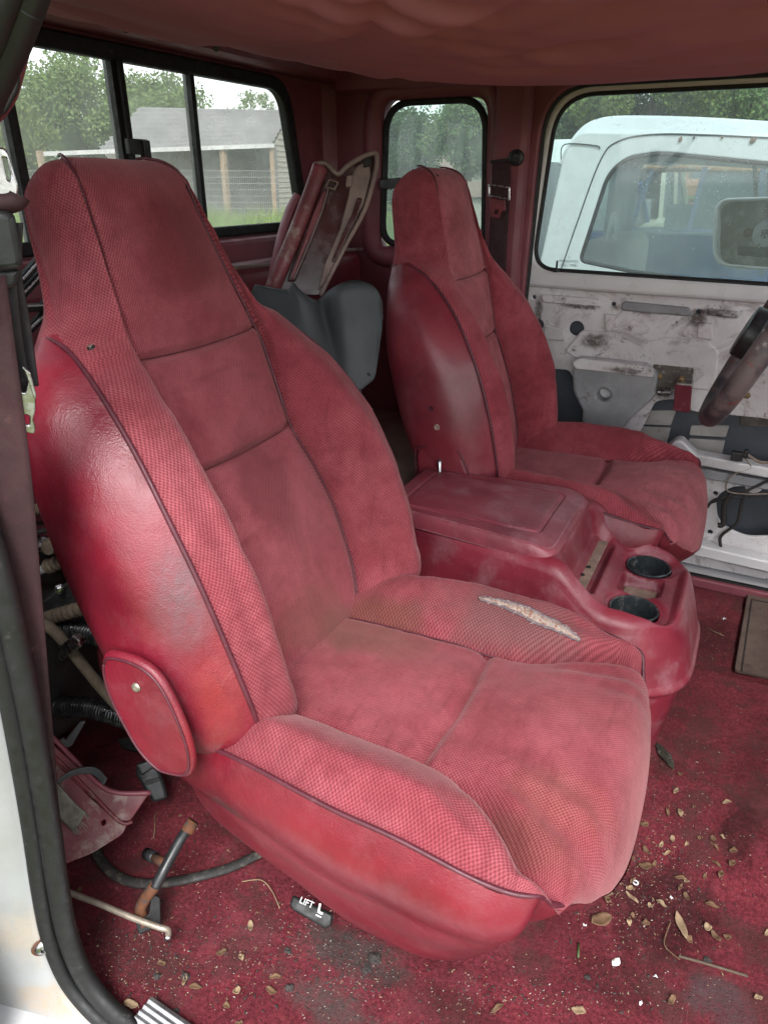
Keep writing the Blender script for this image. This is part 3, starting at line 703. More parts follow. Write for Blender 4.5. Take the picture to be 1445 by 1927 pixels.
# ================================================================== CENTRE CONSOLE
CY = .100
con = thing('center_console', 'maroon plastic console between the two seats with lid and two cup wells', 'console', (0, CY, 0))
X0, X1 = -.33, .275
def con_out(th, grow=0, n=4.2):
    c, s = math.cos(th), math.sin(th); r = lambda v: math.copysign(abs(v)**(2/n), v)
    x = (X0+X1)/2+((X1-X0)/2+grow)*r(c); hw = .130+.052*sstep(-.30, .20, x)+grow; y = hw*r(s)*(1-.10*sstep(.18, .30, x))
    return x, y
def ztop(x, y):
    z = .488-.072*sstep(.045, .155, x)
    return z
def rrect_d(x, y, cx, cy, hx, hy, r):
    qx, qy = abs(x-cx)-hx+r, abs(y-cy)-hy+r
    return math.hypot(max(qx, 0), max(qy, 0))+min(max(qx, qy), 0)-r
def con_z(x, y, k):
    z = ztop(x, y)
    z -= .034*(1-math.sqrt(max(0, 1-max(0, (k-.80)/.20)**2)))
    if x > .02:
        # basin behind the raised rim
        d = rrect_d(x, y, .158, 0, .098, .142-.012*sstep(.1, .26, x), .035)
        z -= .022*sstep(.010, -.012, d)
        # trough in front of the lid
        d = rrect_d(x, y, .085, 0, .022, .118, .02); z -= .030*sstep(.014, -.006, d)
        # square pocket between the cups and the two cup wells
        d = rrect_d(x, y, .186, .0, .036, .034, .010); z -= .028*sstep(.006, -.004, d)
        for cy in (-.088, .088):
            d = math.hypot((x-.188), y-cy); z -= .075*sstep(.0445, .0405, d); z -= .006*sstep(.058, .047, d)
    return z
rows = []
for k in np.concatenate([np.linspace(0.001, .80, 150), np.linspace(.805, 1, 26)]):
    row = []
    for th in np.linspace(0, 2*math.pi, 420, endpoint=False):
        x, y = con_out(th); cx = (X0+X1)/2; kk = k
        x = cx+(x-cx)*kk; y = y*kk; row.append((x, y+CY, con_z(x, y, k)))
    rows.append(row)
top = rows[-1]; ths = np.linspace(0, 2*math.pi, 420, endpoint=False)
for v in np.linspace(.03, 1, 22):
    row = []
    for j, th in enumerate(ths):
        g = .028*v**.8; x, y = con_out(th, g); z0 = top[j][2]; z = z0+(.285-z0)*v; row.append((x, y+CY, z))
    rows.append(row)
for g, z in ((.031, .282), (.0335, .277), (.0325, .270), (.027, .268), (.016, .267)):
    rows.append([(con_out(th, g)[0], con_out(th, g)[1]+CY, z) for th in ths])
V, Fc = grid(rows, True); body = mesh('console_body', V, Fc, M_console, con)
rows = []
for v in np.linspace(0, 1, 14):
    g = .021-.030*v**1.3
    rows.append([(con_out(th, g)[0]-.01*v, con_out(th, g)[1]+CY, .272-.272*v+.002) for th in ths])
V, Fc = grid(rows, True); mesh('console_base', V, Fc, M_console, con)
# lid
rows = []
lx0, lx1 = -.325, .052
def lid_out(th, n=13):
    c, s = math.cos(th), math.sin(th); r = lambda v: math.copysign(abs(v)**(2/n), v)
    x = (lx0+lx1)/2+(lx1-lx0)/2*r(c); hw = .124+.030*sstep(-.35, .10, x); return x, hw*r(s)
for k in np.concatenate([np.linspace(.001, .93, 150), .93+.07*np.sin(np.linspace(0, math.pi/2, 18))]):
    row = []
    for th in ths:
        x, y = lid_out(th); cx = (lx0+lx1)/2; x = cx+(x-cx)*k; y *= k
        z = .507+.004*(1-(y/.13)**2)-.030*(1-math.sqrt(max(0, 1-max(0, (k-.932)/.068)**2)))-.012*sstep(-.01, .055, x)
        d = rrect_d(x, y, -.140, 0, .142, .100, .012); z -= .0036*gauss(d, .0030); z += .0012*sstep(.004, -.006, d)
        row.append((x, y+CY, z))
    rows.append(row)
rows.append([(p[0], p[1], .478) for p in rows[-1]])
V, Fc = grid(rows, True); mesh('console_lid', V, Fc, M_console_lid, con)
for cy in (-.088, .088):
    f = MB(); z0 = ztop(.19, 0)-.030
    f.lathe([(.0435, .001), (.0445, .004), (.0425, .006), (.0400, .004), (.0375, -.045), (.034, -.050), (0, -.050)], (.188, CY+cy, z0), n=40)
    f.build('cup_holder', M_cup, con, True)
f = MB(); f.box((.086, CY, ztop(.086, 0)-.0505), (.030, .215, .003)); tr = f.build('tray_liner', M_dustfloor, con, bevel=.001)
f = MB(); f.box((.186, CY, ztop(.186, 0)-.0485), (.060, .056, .002)); f.build('pocket_liner', M_dustfloor, con, bevel=.0008)
for (x, y) in ((.088, CY-.02), (.084, CY-.055)):
    f = MB(); f.lathe([(0, .002), (.004, .002), (.0045, 0)], (x, y, ztop(.086, 0)-.0490), n=12); f.build('screw', M_black, con, True)

# ================================================================== FAR DOOR
YD = .92
def stained_white():
    m = NT('stained_door_metal')
    c = m.mix(m.ramp(m.noise(5, 6, .65), .35, .65), (.74, .72, .73), (.58, .55, .56))
    st = m.ramp(m.noise(9, 8, .75, off=3, dist=.8), .52, .64); c = m.mix(m.math('MULTIPLY', st, .5), c, (.17, .135, .115))
    st = m.ramp(m.noise(16, 8, .8, off=7, dist=.5), .58, .64); c = m.mix(m.math('MULTIPLY', st, .8), c, (.07, .055, .05))
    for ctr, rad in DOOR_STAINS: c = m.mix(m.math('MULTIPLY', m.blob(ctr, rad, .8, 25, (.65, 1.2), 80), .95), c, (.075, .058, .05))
    m.set(Base_Color=c, Roughness=.55); m.bump(m.noise(60, 5), .25, .002); return m.m
def dp(a, b): return tuple(at(a, b, y=YD))
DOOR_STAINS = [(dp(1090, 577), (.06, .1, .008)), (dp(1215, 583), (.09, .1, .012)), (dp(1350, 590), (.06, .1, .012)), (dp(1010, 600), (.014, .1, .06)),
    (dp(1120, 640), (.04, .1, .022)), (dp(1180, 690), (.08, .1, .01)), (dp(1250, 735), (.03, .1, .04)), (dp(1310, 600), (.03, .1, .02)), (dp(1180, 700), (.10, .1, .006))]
M_door = stained_white()
M_doorw = paint('door_frame_paint', (.66, .66, .67), .35, vary=.12, scale=6, dirt=.62, dirtcol=(.35, .30, .26), coat=.3)
M_doorg = paint('dusty_grey_metal', (.33, .34, .355), .5, vary=.35, scale=9, dirt=.56, dirtcol=(.13, .11, .10))
M_skin = paint('bare_outer_skin', (.065, .075, .092), .6, vary=.25, scale=7, dirt=.6, dirtcol=(.12, .12, .12))
door = bpy.data.objects.new('driver_door', None); COL.objects.link(door); door.parent = truck
win = [(-.306, .872), (.70, .858), (.56, 1.302), (-.276, 1.302)]
whole = rounded(win, [.07, .05, .08, .10], 10)
# upper door frame and clean band under the window
upper = rounded([(-.345, .825), (.80, .815), (.66, 1.345), (-.325, 1.340)], [0, 0, .05, .12], 8)
sh_ = rounded([(-.328, .03), (.95, .03), (.78, 1.322), (-.303, 1.322)], [0, 0, .05, .125], 10)
xzplate('door_surround', [(-.40, .0), (1.3, .0), (1.3, 1.5), (-.40, 1.5)], [sh_], YD-.038, .03, M_plas, truck, bevel=.006)
ring_mould('door_weatherstrip', sh_, YD-.030, .0085, M_black, truck)
f = MB(); f.box((.3, YD+.05, -.02), (1.6, .16, .10)); f.build('door_sill', M_doorw, truck, bevel=.01)
xzplate('window_frame', upper, [whole], YD-.002, .045, M_doorw, door, bevel=.010)
ring_mould('window_seal', whole, YD-.012, .0075, M_black, door, 1.2)
w2 = rounded([(p[0]*1.0+(.012 if p[0] < 0 else -.012), p[1]+(.010 if p[1] < 1 else -.012)) for p in win], [.06, .04, .07, .09], 10)
xzplate('window_glass', loopscale(whole, -.004, -.004), [], YD+.012, .004, M_glass_d, door)
# inner stamped panel
def circ(a, b, r_px, n=20, y=YD, sx=1.0):
    c = at(a, b, y=y); rr = r_px/F*np.linalg.norm(c-CAM); return [(c[0]+rr*sx*math.cos(t), c[2]+rr*math.sin(t)) for t in np.linspace(0, 2*math.pi, n, endpoint=False)]
poly = [(-.345, .827), (.80, .817), (.80, .045), (-.345, .045)]
holes = [circ(1083, 619, 13), circ(1011, 612, 10),
    rounded(xz([(1032, 695), (1068, 697), (1098, 745), (1092, 816), (1038, 812)], YD), .012, 4),
    rounded(xz([(1232, 756), (1270, 752), (1300, 775), (1445, 790), (1500, 800), (1500, 910), (1445, 900), (1290, 875), (1180, 860)], YD), .015, 4),
    rounded(xz([(1345, 935), (1380, 915), (1470, 925), (1470, 1010), (1400, 1012), (1350, 985)], YD), .03, 5), circ(1418, 915, 12), circ(1345, 930, 4, 10), circ(1335, 1003, 4, 10),
    circ(1003, 560, 4, 10), circ(1153, 573, 4, 10), circ(1313, 588, 4, 10)]
xzplate('inner_panel', poly, holes, YD+.012, .012, M_door, door, bevel=.003)
xzplate('outer_skin', [(-.34, .03), (.8, .03), (.8, .82), (-.34, .82)], [], YD+.085, .008, M_skin, door)
M_felt = paint('grimy_brown_metal', (.13, .11, .095), .7, vary=.5, scale=20, dirt=.5, dirtcol=(.30, .28, .27))
# stamped ridges and recesses
def relief(px, nm='stamping', r=.012, y=YD+.002, th=.014, mat=None, bv=.005, holes=()):
    return xzplate(nm, rounded(xz(px, y), r, 4), list(holes), y, th, mat or M_door, door, bevel=bv)
relief([(1018, 553), (1128, 562), (1132, 578), (1020, 569)], r=.010)
relief([(1170, 566), (1298, 578), (1300, 596), (1168, 584)], r=.010, mat=M_doorg, y=YD+.006)
relief([(1330, 580), (1390, 586), (1390, 600), (1330, 592)], r=.008)
relief([(1138, 590), (1163, 592), (1163, 622), (1138, 620)], r=.004, bv=.003)
relief([(1312, 606), (1340, 609), (1340, 640), (1312, 636)], r=.004, bv=.003)
relief([(1095, 620), (1180, 626), (1205, 640), (1232, 640), (1250, 633), (1335, 645), (1352, 660), (1345, 735), (1238, 725), (1225, 690), (1085, 675), (1062, 660)], r=.012, y=YD+.007, th=.016)
relief([(1025, 612), (1062, 618), (1066, 642), (1022, 638)], r=.006, bv=.004)
# grey bracket box (tapering shape below the panel)
bo = rounded(xz([(1078, 692), (1090, 678), (1160, 682), (1215, 692), (1238, 702), (1232, 745), (1188, 785), (1165, 815), (1098, 812), (1098, 770), (1080, 735)], YD-.03), .010, 4)
xzplate('hinge_reinforcement', bo, [circ(1137, 741, 11, y=YD-.03)], YD-.022, .05, M_doorg, door, bevel=.008)
xzplate('reinforcement_edge', rounded(xz([(1078, 680), (1092, 672), (1215, 686), (1232, 700), (1228, 708), (1085, 692)], YD-.035), .004, 3), [], YD-.030, .05, M_door, door, bevel=.004)
# lower shelf of the door with the access lip
relief([(1255, 838), (1272, 824), (1284, 824), (1310, 850), (1500, 885), (1500, 905), (1300, 868), (1262, 860)], 'door_ledge', .006, YD-.012, .05, M_doorw, .005)
relief([(1262, 868), (1500, 912), (1500, 930), (1300, 893)], 'door_ledge', .004, YD-.004, .03, M_doorg, .004)
relief([(1285, 1012), (1500, 1062), (1500, 1085), (1290, 1036)], 'door_bottom_edge', .004, YD-.02, .05, M_doorw, .006)
# cracked sound pads on the skin
M_pad = paint('cracked_white_pad', (.40, .38, .36), .7, vary=.25, scale=12, dirt=.58, dirtcol=(.12, .09, .06))
for px in ([(1215, 772), (1272, 772), (1262, 800), (1205, 798)], [(1205, 802), (1262, 804), (1245, 868), (1190, 862)], [(1300, 800), (1372, 800), (1365, 822), (1296, 818)], [(1296, 824), (1364, 828), (1352, 880), (1286, 868)]):
    xzplate('sound_pad', rounded(xz(px, YD+.075), .004, 3), [], YD+.074, .010, M_pad, door, bevel=.002)
relief([(1392, 770), (1500, 785), (1500, 805), (1392, 800)], 'torn_felt', .003, YD+.07, .012, M_felt, .002)
# latch bits, spring, bolts, red clip
f = MB(); sp = []
a0, b0 = at(1238, 738, y=YD-.014), at(1262, 738, y=YD-.014)
for k in range(90):
    t = k/89; c = a0*(1-t)+b0*t; an = t*2*math.pi*8; sp.append(c+np.array((0, math.cos(an)*.008, math.sin(an)*.010-.0)))
f.tube(sp, .0013, 6); f.build('spring', M_chrome, door, True)
for px in ((1240, 708), (1282, 713), (1405, 744)):
    c = at(*px, y=YD-.010); f = MB(); f.lathe([(.009, 0), (.009, .004), (.0062, .005), (.0062, .010), (0, .011)], c, (0, -1, 0), 6); f.build('bolt', paint('brassy_bolt', (.25, .17, .08), .5, metal=.7, dirt=.55), door)
relief([(1228, 685), (1305, 692), (1300, 735), (1235, 728)], 'latch_plate', .006, YD+.000, .01, M_felt, .002)
c = xzplate('door_pull_clip', rounded(xz([(1270, 722), (1302, 725), (1298, 776), (1266, 773)], YD-.05), .004, 3), [], YD-.05, .006, paint('glossy_maroon_clip', (.16, .03, .045), .2, vary=.1), door, bevel=.002)
f = MB(); a = at(1272, 724, y=YD-.05); b = at(1302, 727, y=YD-.05); f.bar((a+b)/2+np.array((-.0, -.003, .003)), (a+b)/2+np.array((0, .05, .003)), np.linalg.norm(b-a), .005); f.build('clip_bracket', M_chrome, door, bevel=.001)
# lock knob
c = at(1046, 512, y=YD-.03); f = MB(); f.lathe([(.010, 0), (.009, .004), (.004, .006), (.0028, .010), (.0026, .030), (0, .031)], c, (0, 0, 1), 14); f.build('lock_knob', M_black, door, True)
# wiring
M_wire = paint('taped_wire', (.035, .03, .03), .7, vary=.4, scale=60)
M_wire2 = paint('tan_wire', (.30, .24, .19), .7, vary=.4, scale=60)
def pxs(pts, y): return [at(a, b, y=y) for a, b in pts]
tube('wire_harness', pxs([(1330, 955), (1345, 940), (1400, 925), (1445, 905), (1500, 890)], YD-.03), .004, M_wire, door, 8, 6)
tube('wire_harness', pxs([(1400, 925), (1392, 960), (1385, 985), (1355, 1010), (1352, 1038), (1300, 1028), (1285, 1022)], YD-.02), .0045, M_wire, door, 8, 6)
tube('wire_harness', pxs([(1375, 930), (1362, 950), (1360, 985), (1350, 988)], YD-.03), .008, M_wire, door, 8, 6)
tube('wire_harness', pxs([(1400, 862), (1412, 880), (1385, 890), (1368, 905), (1370, 925), (1420, 930), (1500, 925)], YD-.035), .0022, M_wire2, door, 8, 6)
tube('wire_harness', pxs([(1398, 850), (1425, 868), (1450, 870), (1500, 866)], YD-.04), .0040, M_wire2, door, 8, 6)
tube('wire_harness', pxs([(1320, 953), (1370, 938), (1445, 935), (1500, 940)], YD-.03), .0025, M_wire, door, 8, 6)
f = MB(); c = at(1386, 858, y=YD-.04); f.box(c, (.030, .02, .024)); f.box(c+np.array((.02, 0, .01)), (.012, .016, .02)); f.build('connector', M_blackp, door, bevel=.002)
# manufacturer's etched mark in the corner of the glass
M_etch = paint('etched_mark', (.10, .12, .13), .8)
def text(name, body, o, ex, ez, size, mat, parent, ext=.0002):
    cu = bpy.data.curves.new('t', 'FONT'); cu.body = body; cu.size = size; cu.extrude = ext; cu.align_x = 'CENTER'; cu.align_y = 'CENTER'
    tmp = bpy.data.objects.new('t', cu); COL.objects.link(tmp); dg = bpy.context.evaluated_depsgraph_get(); dg.update()
    me = bpy.data.meshes.new_from_object(tmp.evaluated_get(dg)); bpy.data.objects.remove(tmp)
    ex = np.array(ex, float); ez = np.array(ez, float); en = np.cross(ex, ez)
    V = [np.array(o)+ex*v.co.x+ez*v.co.y+en*v.co.z for v in me.vertices]; Fc = [tuple(p.vertices) for p in me.polygons]
    return mesh(name, V, Fc, mat, parent, smooth=False)
text('etched_mark', '+\nMANOFTEC\n- AS2 - M40 -', at(1070, 492, y=YD+.008), (1, 0, 0), (0, 0, 1), .0105, M_etch, door)

# door mirror, seen through the glass; its glass is gone
mir = bpy.data.objects.new('side_mirror', None); COL.objects.link(mir); mir.parent = truck
Om = at(1405, 440, y=1.15); en = np.array((-.40, -.90, .10)); en /= np.linalg.norm(en); ex = np.cross((0, 0, 1), en); ex /= np.linalg.norm(ex); ex = -ex if ex[0] < 0 else ex; ey = np.cross(en, ex)*1.0
if ey[2] < 0: ey = -ey
def onm(px, off=0):
    o = Om+en*off; out = []
    for a, b in px:
        p = at(a, b, pl=(o, en))-o; out.append((p@ex, p@ey))
    return out
def mplate(nm, px, off, th, mat, r=.01, holes=(), bv=.002, parent=mir): return plate(nm, rounded(onm(px, off), r, 8), [rounded(onm(h, off), r*.8, 8) for h in holes], Om+en*off, ex, ey, th, mat, parent, bevel=bv)
fr = [(1346, 374), (1480, 370), (1480, 512), (1344, 502)]; fi = [(1353, 380), (1474, 377), (1474, 505), (1351, 495)]
M_mir = paint('dirty_mirror_back', (.22, .19, .17), .8, vary=.5, scale=14, dirt=.5, dirtcol=(.30, .27, .25), grain=.3)
mplate('mirror_rim', fr, .01, .03, M_doorw, .050, (fi,), .005)
mplate('mirror_housing', fr, -.012, .01, M_doorw, .050)
mplate('mirror_backing', fi, -.004, .008, M_mir, .042)
mplate('mirror_slot', [(1388, 462), (1480, 470), (1480, 488), (1386, 480)], .002, .004, M_black, .003)
for a, b, r_, m_ in ((1407, 438, 7, M_rust), (1440, 440, 20, M_doorg), (1440, 440, 9, M_black), (1430, 463, 4, M_chrome)):
    c = at(a, b, pl=(Om+en*.002, en)); f = MB(); rr = r_/F*2.3; f.lathe([(rr, 0), (rr, .004), (rr*.8, .006), (0, .006)], c, en, 20); f.build('mirror_fixing', m_, mir, True)

# ================================================================== STEERING WHEEL
def wheel_mat():
    m = NT('printed_wheel_cover'); 
    c = m.mix(m.ramp(m.noise(16, 6, .6), .40, .62), (.045, .036, .045), (.15, .115, .115))
    c = m.mix(m.math('MULTIPLY', m.ramp(m.noise(30, 5, .7, off=6), .56, .66), .8), c, (.22, .035, .02))
    m.set(Base_Color=c, Roughness=.55); m.bump(m.noise(300, 3), .2, .001); return m.m
M_wheel = wheel_mat()
sw = thing('steering_wheel', 'steering wheel in a dark printed cover, cut off by the right edge of the photo', 'steering wheel', (0, 0, 0))
wc = np.array((.305, .52, .80)); tl = R(22); wu = np.array((math.sin(tl), 0, math.cos(tl))); wl = np.array((0, 1, 0)); wn = np.cross(wl, wu)
pts = [wc+(wl*math.cos(a)+wu*math.sin(a))*.185 for a in np.linspace(0, 2*math.pi, 90)]
V, Fc = tube_geo(pts, .023, 18, False, upv=wn); mesh('wheel_cover', V, Fc, M_wheel, sw)
f = MB(); f.tube([wc-wn*.04, wc+wn*.02], .055, 20)
f.build('hub', M_blackp, sw, True, bevel=.006)
for a in (R(20), R(160), R(270)):
    d = wl*math.cos(a)+wu*math.sin(a); f = MB(); f.bar(wc+d*.04, wc+d*.175, .035, .014, wn); f.build('spoke', M_blackp, sw, bevel=.004)
f = MB(); f.tube([wc+wn*.03, wc+wn*.45+np.array((0, 0, -.0))], .035, 16); f.build('steering_column', M_plas, sw, True)
# printed stars and teeth on the cover
M_print = paint('pale_print', (.34, .30, .29), .7, vary=.3, scale=80)
hitw = Hit([o for o in sw.children if o.name.startswith('wheel_cover')])
def star(c, n, r):
    n = np.array(n); u = np.cross(n, (0, 0, 1)); u /= np.linalg.norm(u); v = np.cross(n, u)
    V = [c+n*.0008]+[c+n*.0008+(u*math.cos(a)+v*math.sin(a))*(r if k % 2 == 0 else r*.42) for k, a in enumerate(np.linspace(0, 2*math.pi, 10, endpoint=False))]
    return V, [(0, k+1, (k+1) % 10+1) for k in range(10)]
for a, b in ((1422, 610), (1440, 590), (1418, 632), (1436, 622), (1438, 648), (1425, 655)):
    p, n = hitw.px(a, b)
    if p is not None: mesh('printed_star', *star(p, n, .006), M_print, sw, smooth=False)

# ================================================================== LOOSE PANELS BEHIND THE SEATS
def facing(a, b, dist_x=None, y=None, tilt=0.0, yaw=None):
    O = at(a, b, x=dist_x) if dist_x is not None else at(a, b, y=y)
    n = CAM-O; n[2] = 0; n /= np.linalg.norm(n)
    if yaw is not None: n = np.array((math.cos(yaw), math.sin(yaw), 0))
    n = n*math.cos(tilt)+np.array((0, 0, math.sin(tilt))); ex = np.cross((0, 0, 1), n); ex /= np.linalg.norm(ex); ey = np.cross(n, ex); return O, ex, ey, n
class Pl:
    def __init__(s, O, ex, ey, n): s.O, s.ex, s.ey, s.n = O, ex, ey, n
    def p2(s, px, off=0):
        o = s.O+s.n*off; return [((at(a, b, pl=(o, s.n))-o)@s.ex, (at(a, b, pl=(o, s.n))-o)@s.ey) for a, b in px]
    def p3(s, px, off=0): return [at(a, b, pl=(s.O+s.n*off, s.n)) for a, b in px]
    def plate(s, nm, px, off, th, mat, parent, r=.006, holes=(), bv=.002, **k):
        return plate(nm, rounded(s.p2(px, off), r, 5), [rounded(s.p2(h, off), r*.6, 4) for h in holes], s.O+s.n*off, s.ex, s.ey, th, mat, parent, bevel=bv, **k)
M_trim_in = paint('glossy_brown_trim_back', (.075, .030, .030), .22, vary=.5, scale=9, dirt=.55, dirtcol=(.20, .14, .12))
M_trim_pale = paint('dusty_trim_rib', (.26, .19, .165), .6, vary=.35, scale=12, dirt=.55, dirtcol=(.12, .06, .055))
lp = thing('pillar_trim_panel', 'dusty maroon molded trim panel leaning upright behind the seats, ribbed back showing', 'trim panel', (0, 0, 0))
P1 = Pl(*facing(600, 430, dist_x=-.62, tilt=R(14)))
P1.plate('panel_shell', [(592, 312), (618, 312), (636, 332), (668, 306), (704, 290), (706, 310), (688, 385), (652, 455), (605, 556), (560, 556), (503, 542)], 0, .006, M_trim_in, lp, .008)
tube('left_flange', [p for p in P1.p3([(603, 314), (585, 365), (560, 430), (535, 490), (512, 545)], .012)], .017, M_plas_d, lp, 12, 6)
tube('rolled_edge', P1.p3([(592, 310), (610, 307), (622, 316), (636, 328), (655, 312), (680, 297), (704, 288), (709, 297), (706, 325), (690, 385), (668, 430), (652, 458), (628, 505), (603, 556)], .012), .0055, M_trim_pale, lp, 8, 5)
P1.plate('raised_rib', [(606, 352), (622, 350), (608, 400), (585, 460), (556, 530), (540, 530), (568, 450), (592, 390)], .010, .016, M_trim_in, lp, .006, bv=.004)
P1.plate('rib_face', [(608, 360), (614, 360), (600, 410), (575, 465), (552, 525), (546, 525), (570, 460), (590, 400)], .020, .004, M_plas_d, lp, .003)
P1.plate('clip_socket', [(618, 338), (638, 344), (630, 360), (610, 354)], .012, .02, M_trim_pale, lp, .003, holes=([(621, 342), (634, 346), (628, 356), (614, 352)],))
P1.plate('dusty_web', [(672, 312), (694, 304), (698, 330), (684, 385), (655, 440), (640, 470), (615, 530), (598, 548), (610, 500), (640, 430), (655, 370), (662, 330)], .008, .010, M_trim_pale, lp, .006, bv=.003)
P1.plate('web_channel', [(672, 372), (682, 374), (672, 410), (652, 448), (632, 495), (624, 492), (645, 440), (662, 405)], .016, .010, M_trim_in, lp, .004)
P1.plate('screw_boss', [(652, 332), (664, 330), (662, 352), (650, 354)], .014, .014, M_trim_pale, lp, .004)
P1.plate('screw_boss', [(684, 300), (700, 296), (698, 312), (684, 316)], .014, .010, M_black, lp, .003)
lp2 = thing('trim_strip', 'rounded maroon trim strip standing behind the leaning trim panel', 'trim panel', (0, 0, 0))
P2 = Pl(*facing(545, 430, dist_x=-.70, tilt=R(10)))
V, Fc = tube_geo(crom(P2.p3([(562, 368), (545, 400), (530, 450), (515, 520), (505, 580)]), 6), .022, 12, True, .5); mesh('strip', V, Fc, M_plas, lp2)
# dark grey curved panel
M_grey = paint('dark_grey_trim', (.050, .060, .064), .55, vary=.2, scale=6, dirt=.66, dirtcol=(.13, .13, .13), grain=.3, gscale=700)
gp = thing('curved_trim_panel', 'dark grey curved plastic trim panel wedged between the two seats', 'trim panel', (0, 0, 0))
P3 = Pl(*facing(620, 620, dist_x=-.50, tilt=R(12)))
tc = crom(P3.p3([(480, 538), (520, 546), (546, 548), (552, 536), (562, 548), (580, 562), (598, 566), (618, 550), (640, 538), (665, 531), (688, 534), (706, 546), (717, 565)]), 5)
bc = crom(P3.p3([(470, 560), (500, 600), (530, 640), (560, 670), (590, 700), (620, 720), (640, 735), (655, 742), (668, 738), (690, 722), (704, 705), (713, 650), (719, 600)]), 5)
rows = []
for i, (a, b) in enumerate(zip(tc, bc)):
    s = i/(len(tc)-1); row = []
    for t in np.linspace(0, 1, 24):
        p = a*(1-t)+b*t; d = .035*math.sin(s*math.pi)-.045*gauss(s-.52, .09)*(1-t)**1.3+.02*t*t-.018*sstep(.92, 1, s)-.010*sstep(.06, 0, t)
        row.append(p+P3.n*d)
    rows.append(row)
V, Fc = grid(rows); mesh('panel_sheet', V, Fc, M_grey, gp, solid=.004)
rim = [r[0] for r in rows]+[p for p in rows[-1][1:]]; tube('panel_rim', rim, .0028, M_grey, gp, 6)
f = MB(); hp = rows[46][21]; f.lathe([(.0045, 0), (.0045, .003), (.0035, .004), (0, .0035)], hp+P3.n*.001, P3.n, 14); f.build('screw_hole', M_black, gp, True)
# rear bench
bench = thing('rear_bench_seat', 'maroon vinyl rear bench seat with dusty cushion behind the driver seat', 'bench seat', (-.8, .4, .3))
def rbox(name, c, d, r, mat, parent, n=3):
    f = MB(); f.box(c, d); o = f.build(name, mat, parent, smooth=False); m = o.modifiers.new('b', 'BEVEL'); m.width = r; m.segments = n; o.data.polygons.foreach_set('use_smooth', [True]*6); return o
rbox('bench_back', (-.87, .42, .66), (.11, .86, .52), .045, M_vin_far, bench, 5)
rbox('bench_cushion', (-.64, .42, .36), (.46, .86, .12), .03, paint('dusty_bench_cloth', (.36, .26, .21), .9, vary=.4, scale=8, grain=.3), bench, 4)
rbox('bench_box', (-.62, .42, .18), (.42, .80, .25), .012, M_vin_far, bench)
tube('bench_piping', [(-.815, y, .915+.004*math.sin(y*12)) for y in np.linspace(.02, .83, 30)], .005, M_trim_pale, bench, 8)

# ================================================================== BELTS
sb = thing('driver_seat_belt', 'dark maroon seat belt hanging on the far pillar with chrome-framed tongue', 'seat belt', (0, 0, 0))
yb = YF-.075
c = at(972, 297, y=yb+.015); f = MB(); f.lathe([(.021, 0), (.020, .010), (.012, .014), (.010, .010), (0, .010)], c, (0, -1, 0), 24); f.build('anchor_cap', M_blackp, sb, True)
f = MB(); f.bar(at(970, 300, y=yb+.006), at(922, 305, y=yb+.006), .008, .012, (0, 1, 0)); f.build('belt_guide', M_blackp, sb, bevel=.003)
xd = (1, .1, 0)
strap('webbing', [at(943, 304, y=yb), at(942, 360, y=yb-.006), at(938, 430, y=yb), at(934, 520, y=yb), at(928, 600, y=yb+.02)], [xd]*5, .050, M_beltm, sb)
strap('webbing', [at(952, 304, y=yb+.02), at(955, 400, y=yb+.022), at(952, 520, y=yb+.022), at(948, 620, y=yb+.03)], [xd]*4, .046, M_beltm, sb)
Pb = Pl(np.array(at(940, 370, y=yb-.012)), np.array((1, 0, 0)), np.array((0, 0, 1)), np.array((0, -1, 0)))
tg_ = Pb.plate('belt_tongue', [(922, 372), (950, 376), (952, 396), (944, 398), (940, 411), (924, 409), (922, 397), (918, 392)], 0, .004, M_bucklered, sb, .003, holes=([(930, 395), (938, 396), (937, 403), (929, 402)],))
Pb.plate('tongue_frame', [(918, 345), (960, 351), (960, 378), (918, 370)], .004, .006, M_chrome, sb, .004, holes=([(922, 350), (956, 355), (956, 372), (922, 366)],))
f = MB(); f.box(at(734, 345, y=YF-.045), (.060, .03, .026)); f.build('trim_catch', M_black, truck, bevel=.006)
xzplate('catch_face', rounded(xz([(716, 338), (756, 334), (756, 347), (738, 357), (716, 354)], YF-.065), .004, 3), [], YF-.065, .012, M_blackp, truck, bevel=.002)

# near belt on the pillar at the left edge
nb_ = thing('passenger_seat_belt', 'long seat belt with dark sleeve and steel tongue hanging at the left edge', 'seat belt', (0, 0, 0))
yn = -.74
strap('webbing', [at(-48, 520, y=yn-.04), at(-16, 730, y=yn-.04), at(10, 914, y=yn-.04), at(28, 1080, y=yn-.04), at(50, 1297, y=yn-.045), at(70, 1500, y=yn-.05), at(90, 1700, y=yn-.05)],
      [(.8, .55, 0)]*7, .050, M_beltm, nb_, .002)
strap('webbing', [at(4, 420, y=yn), at(6, 515, y=yn), at(18, 590, y=yn), at(34, 670, y=yn-.0), at(42, 725, y=yn)], [(.85, .5, 0), (.9, .3, 0), (.9, .4, 0), (.95, .2, 0), (.95, .2, 0)], .034, M_beltb, nb_, .003)
strap('webbing', [at(-12, 500, y=yn-.012), at(0, 600, y=yn-.014), at(16, 690, y=yn-.012), at(34, 745, y=yn-.006)], [(.7, .7, 0), (.8, .5, 0), (.85, .4, 0), (.9, .3, 0)], .034, M_beltb, nb_, .003)
Pn = Pl(*facing(20, 450, y=yn))
Pn.plate('buckle_sleeve', [(-30, 398), (8, 396), (28, 402), (44, 488), (42, 504), (-20, 512)], .004, .026, M_blackp, nb_, .006, bv=.006)
Pn.plate('sleeve_neck', [(-14, 508), (38, 504), (32, 540), (-4, 545)], .0, .016, M_blackp, nb_, .005, bv=.004)
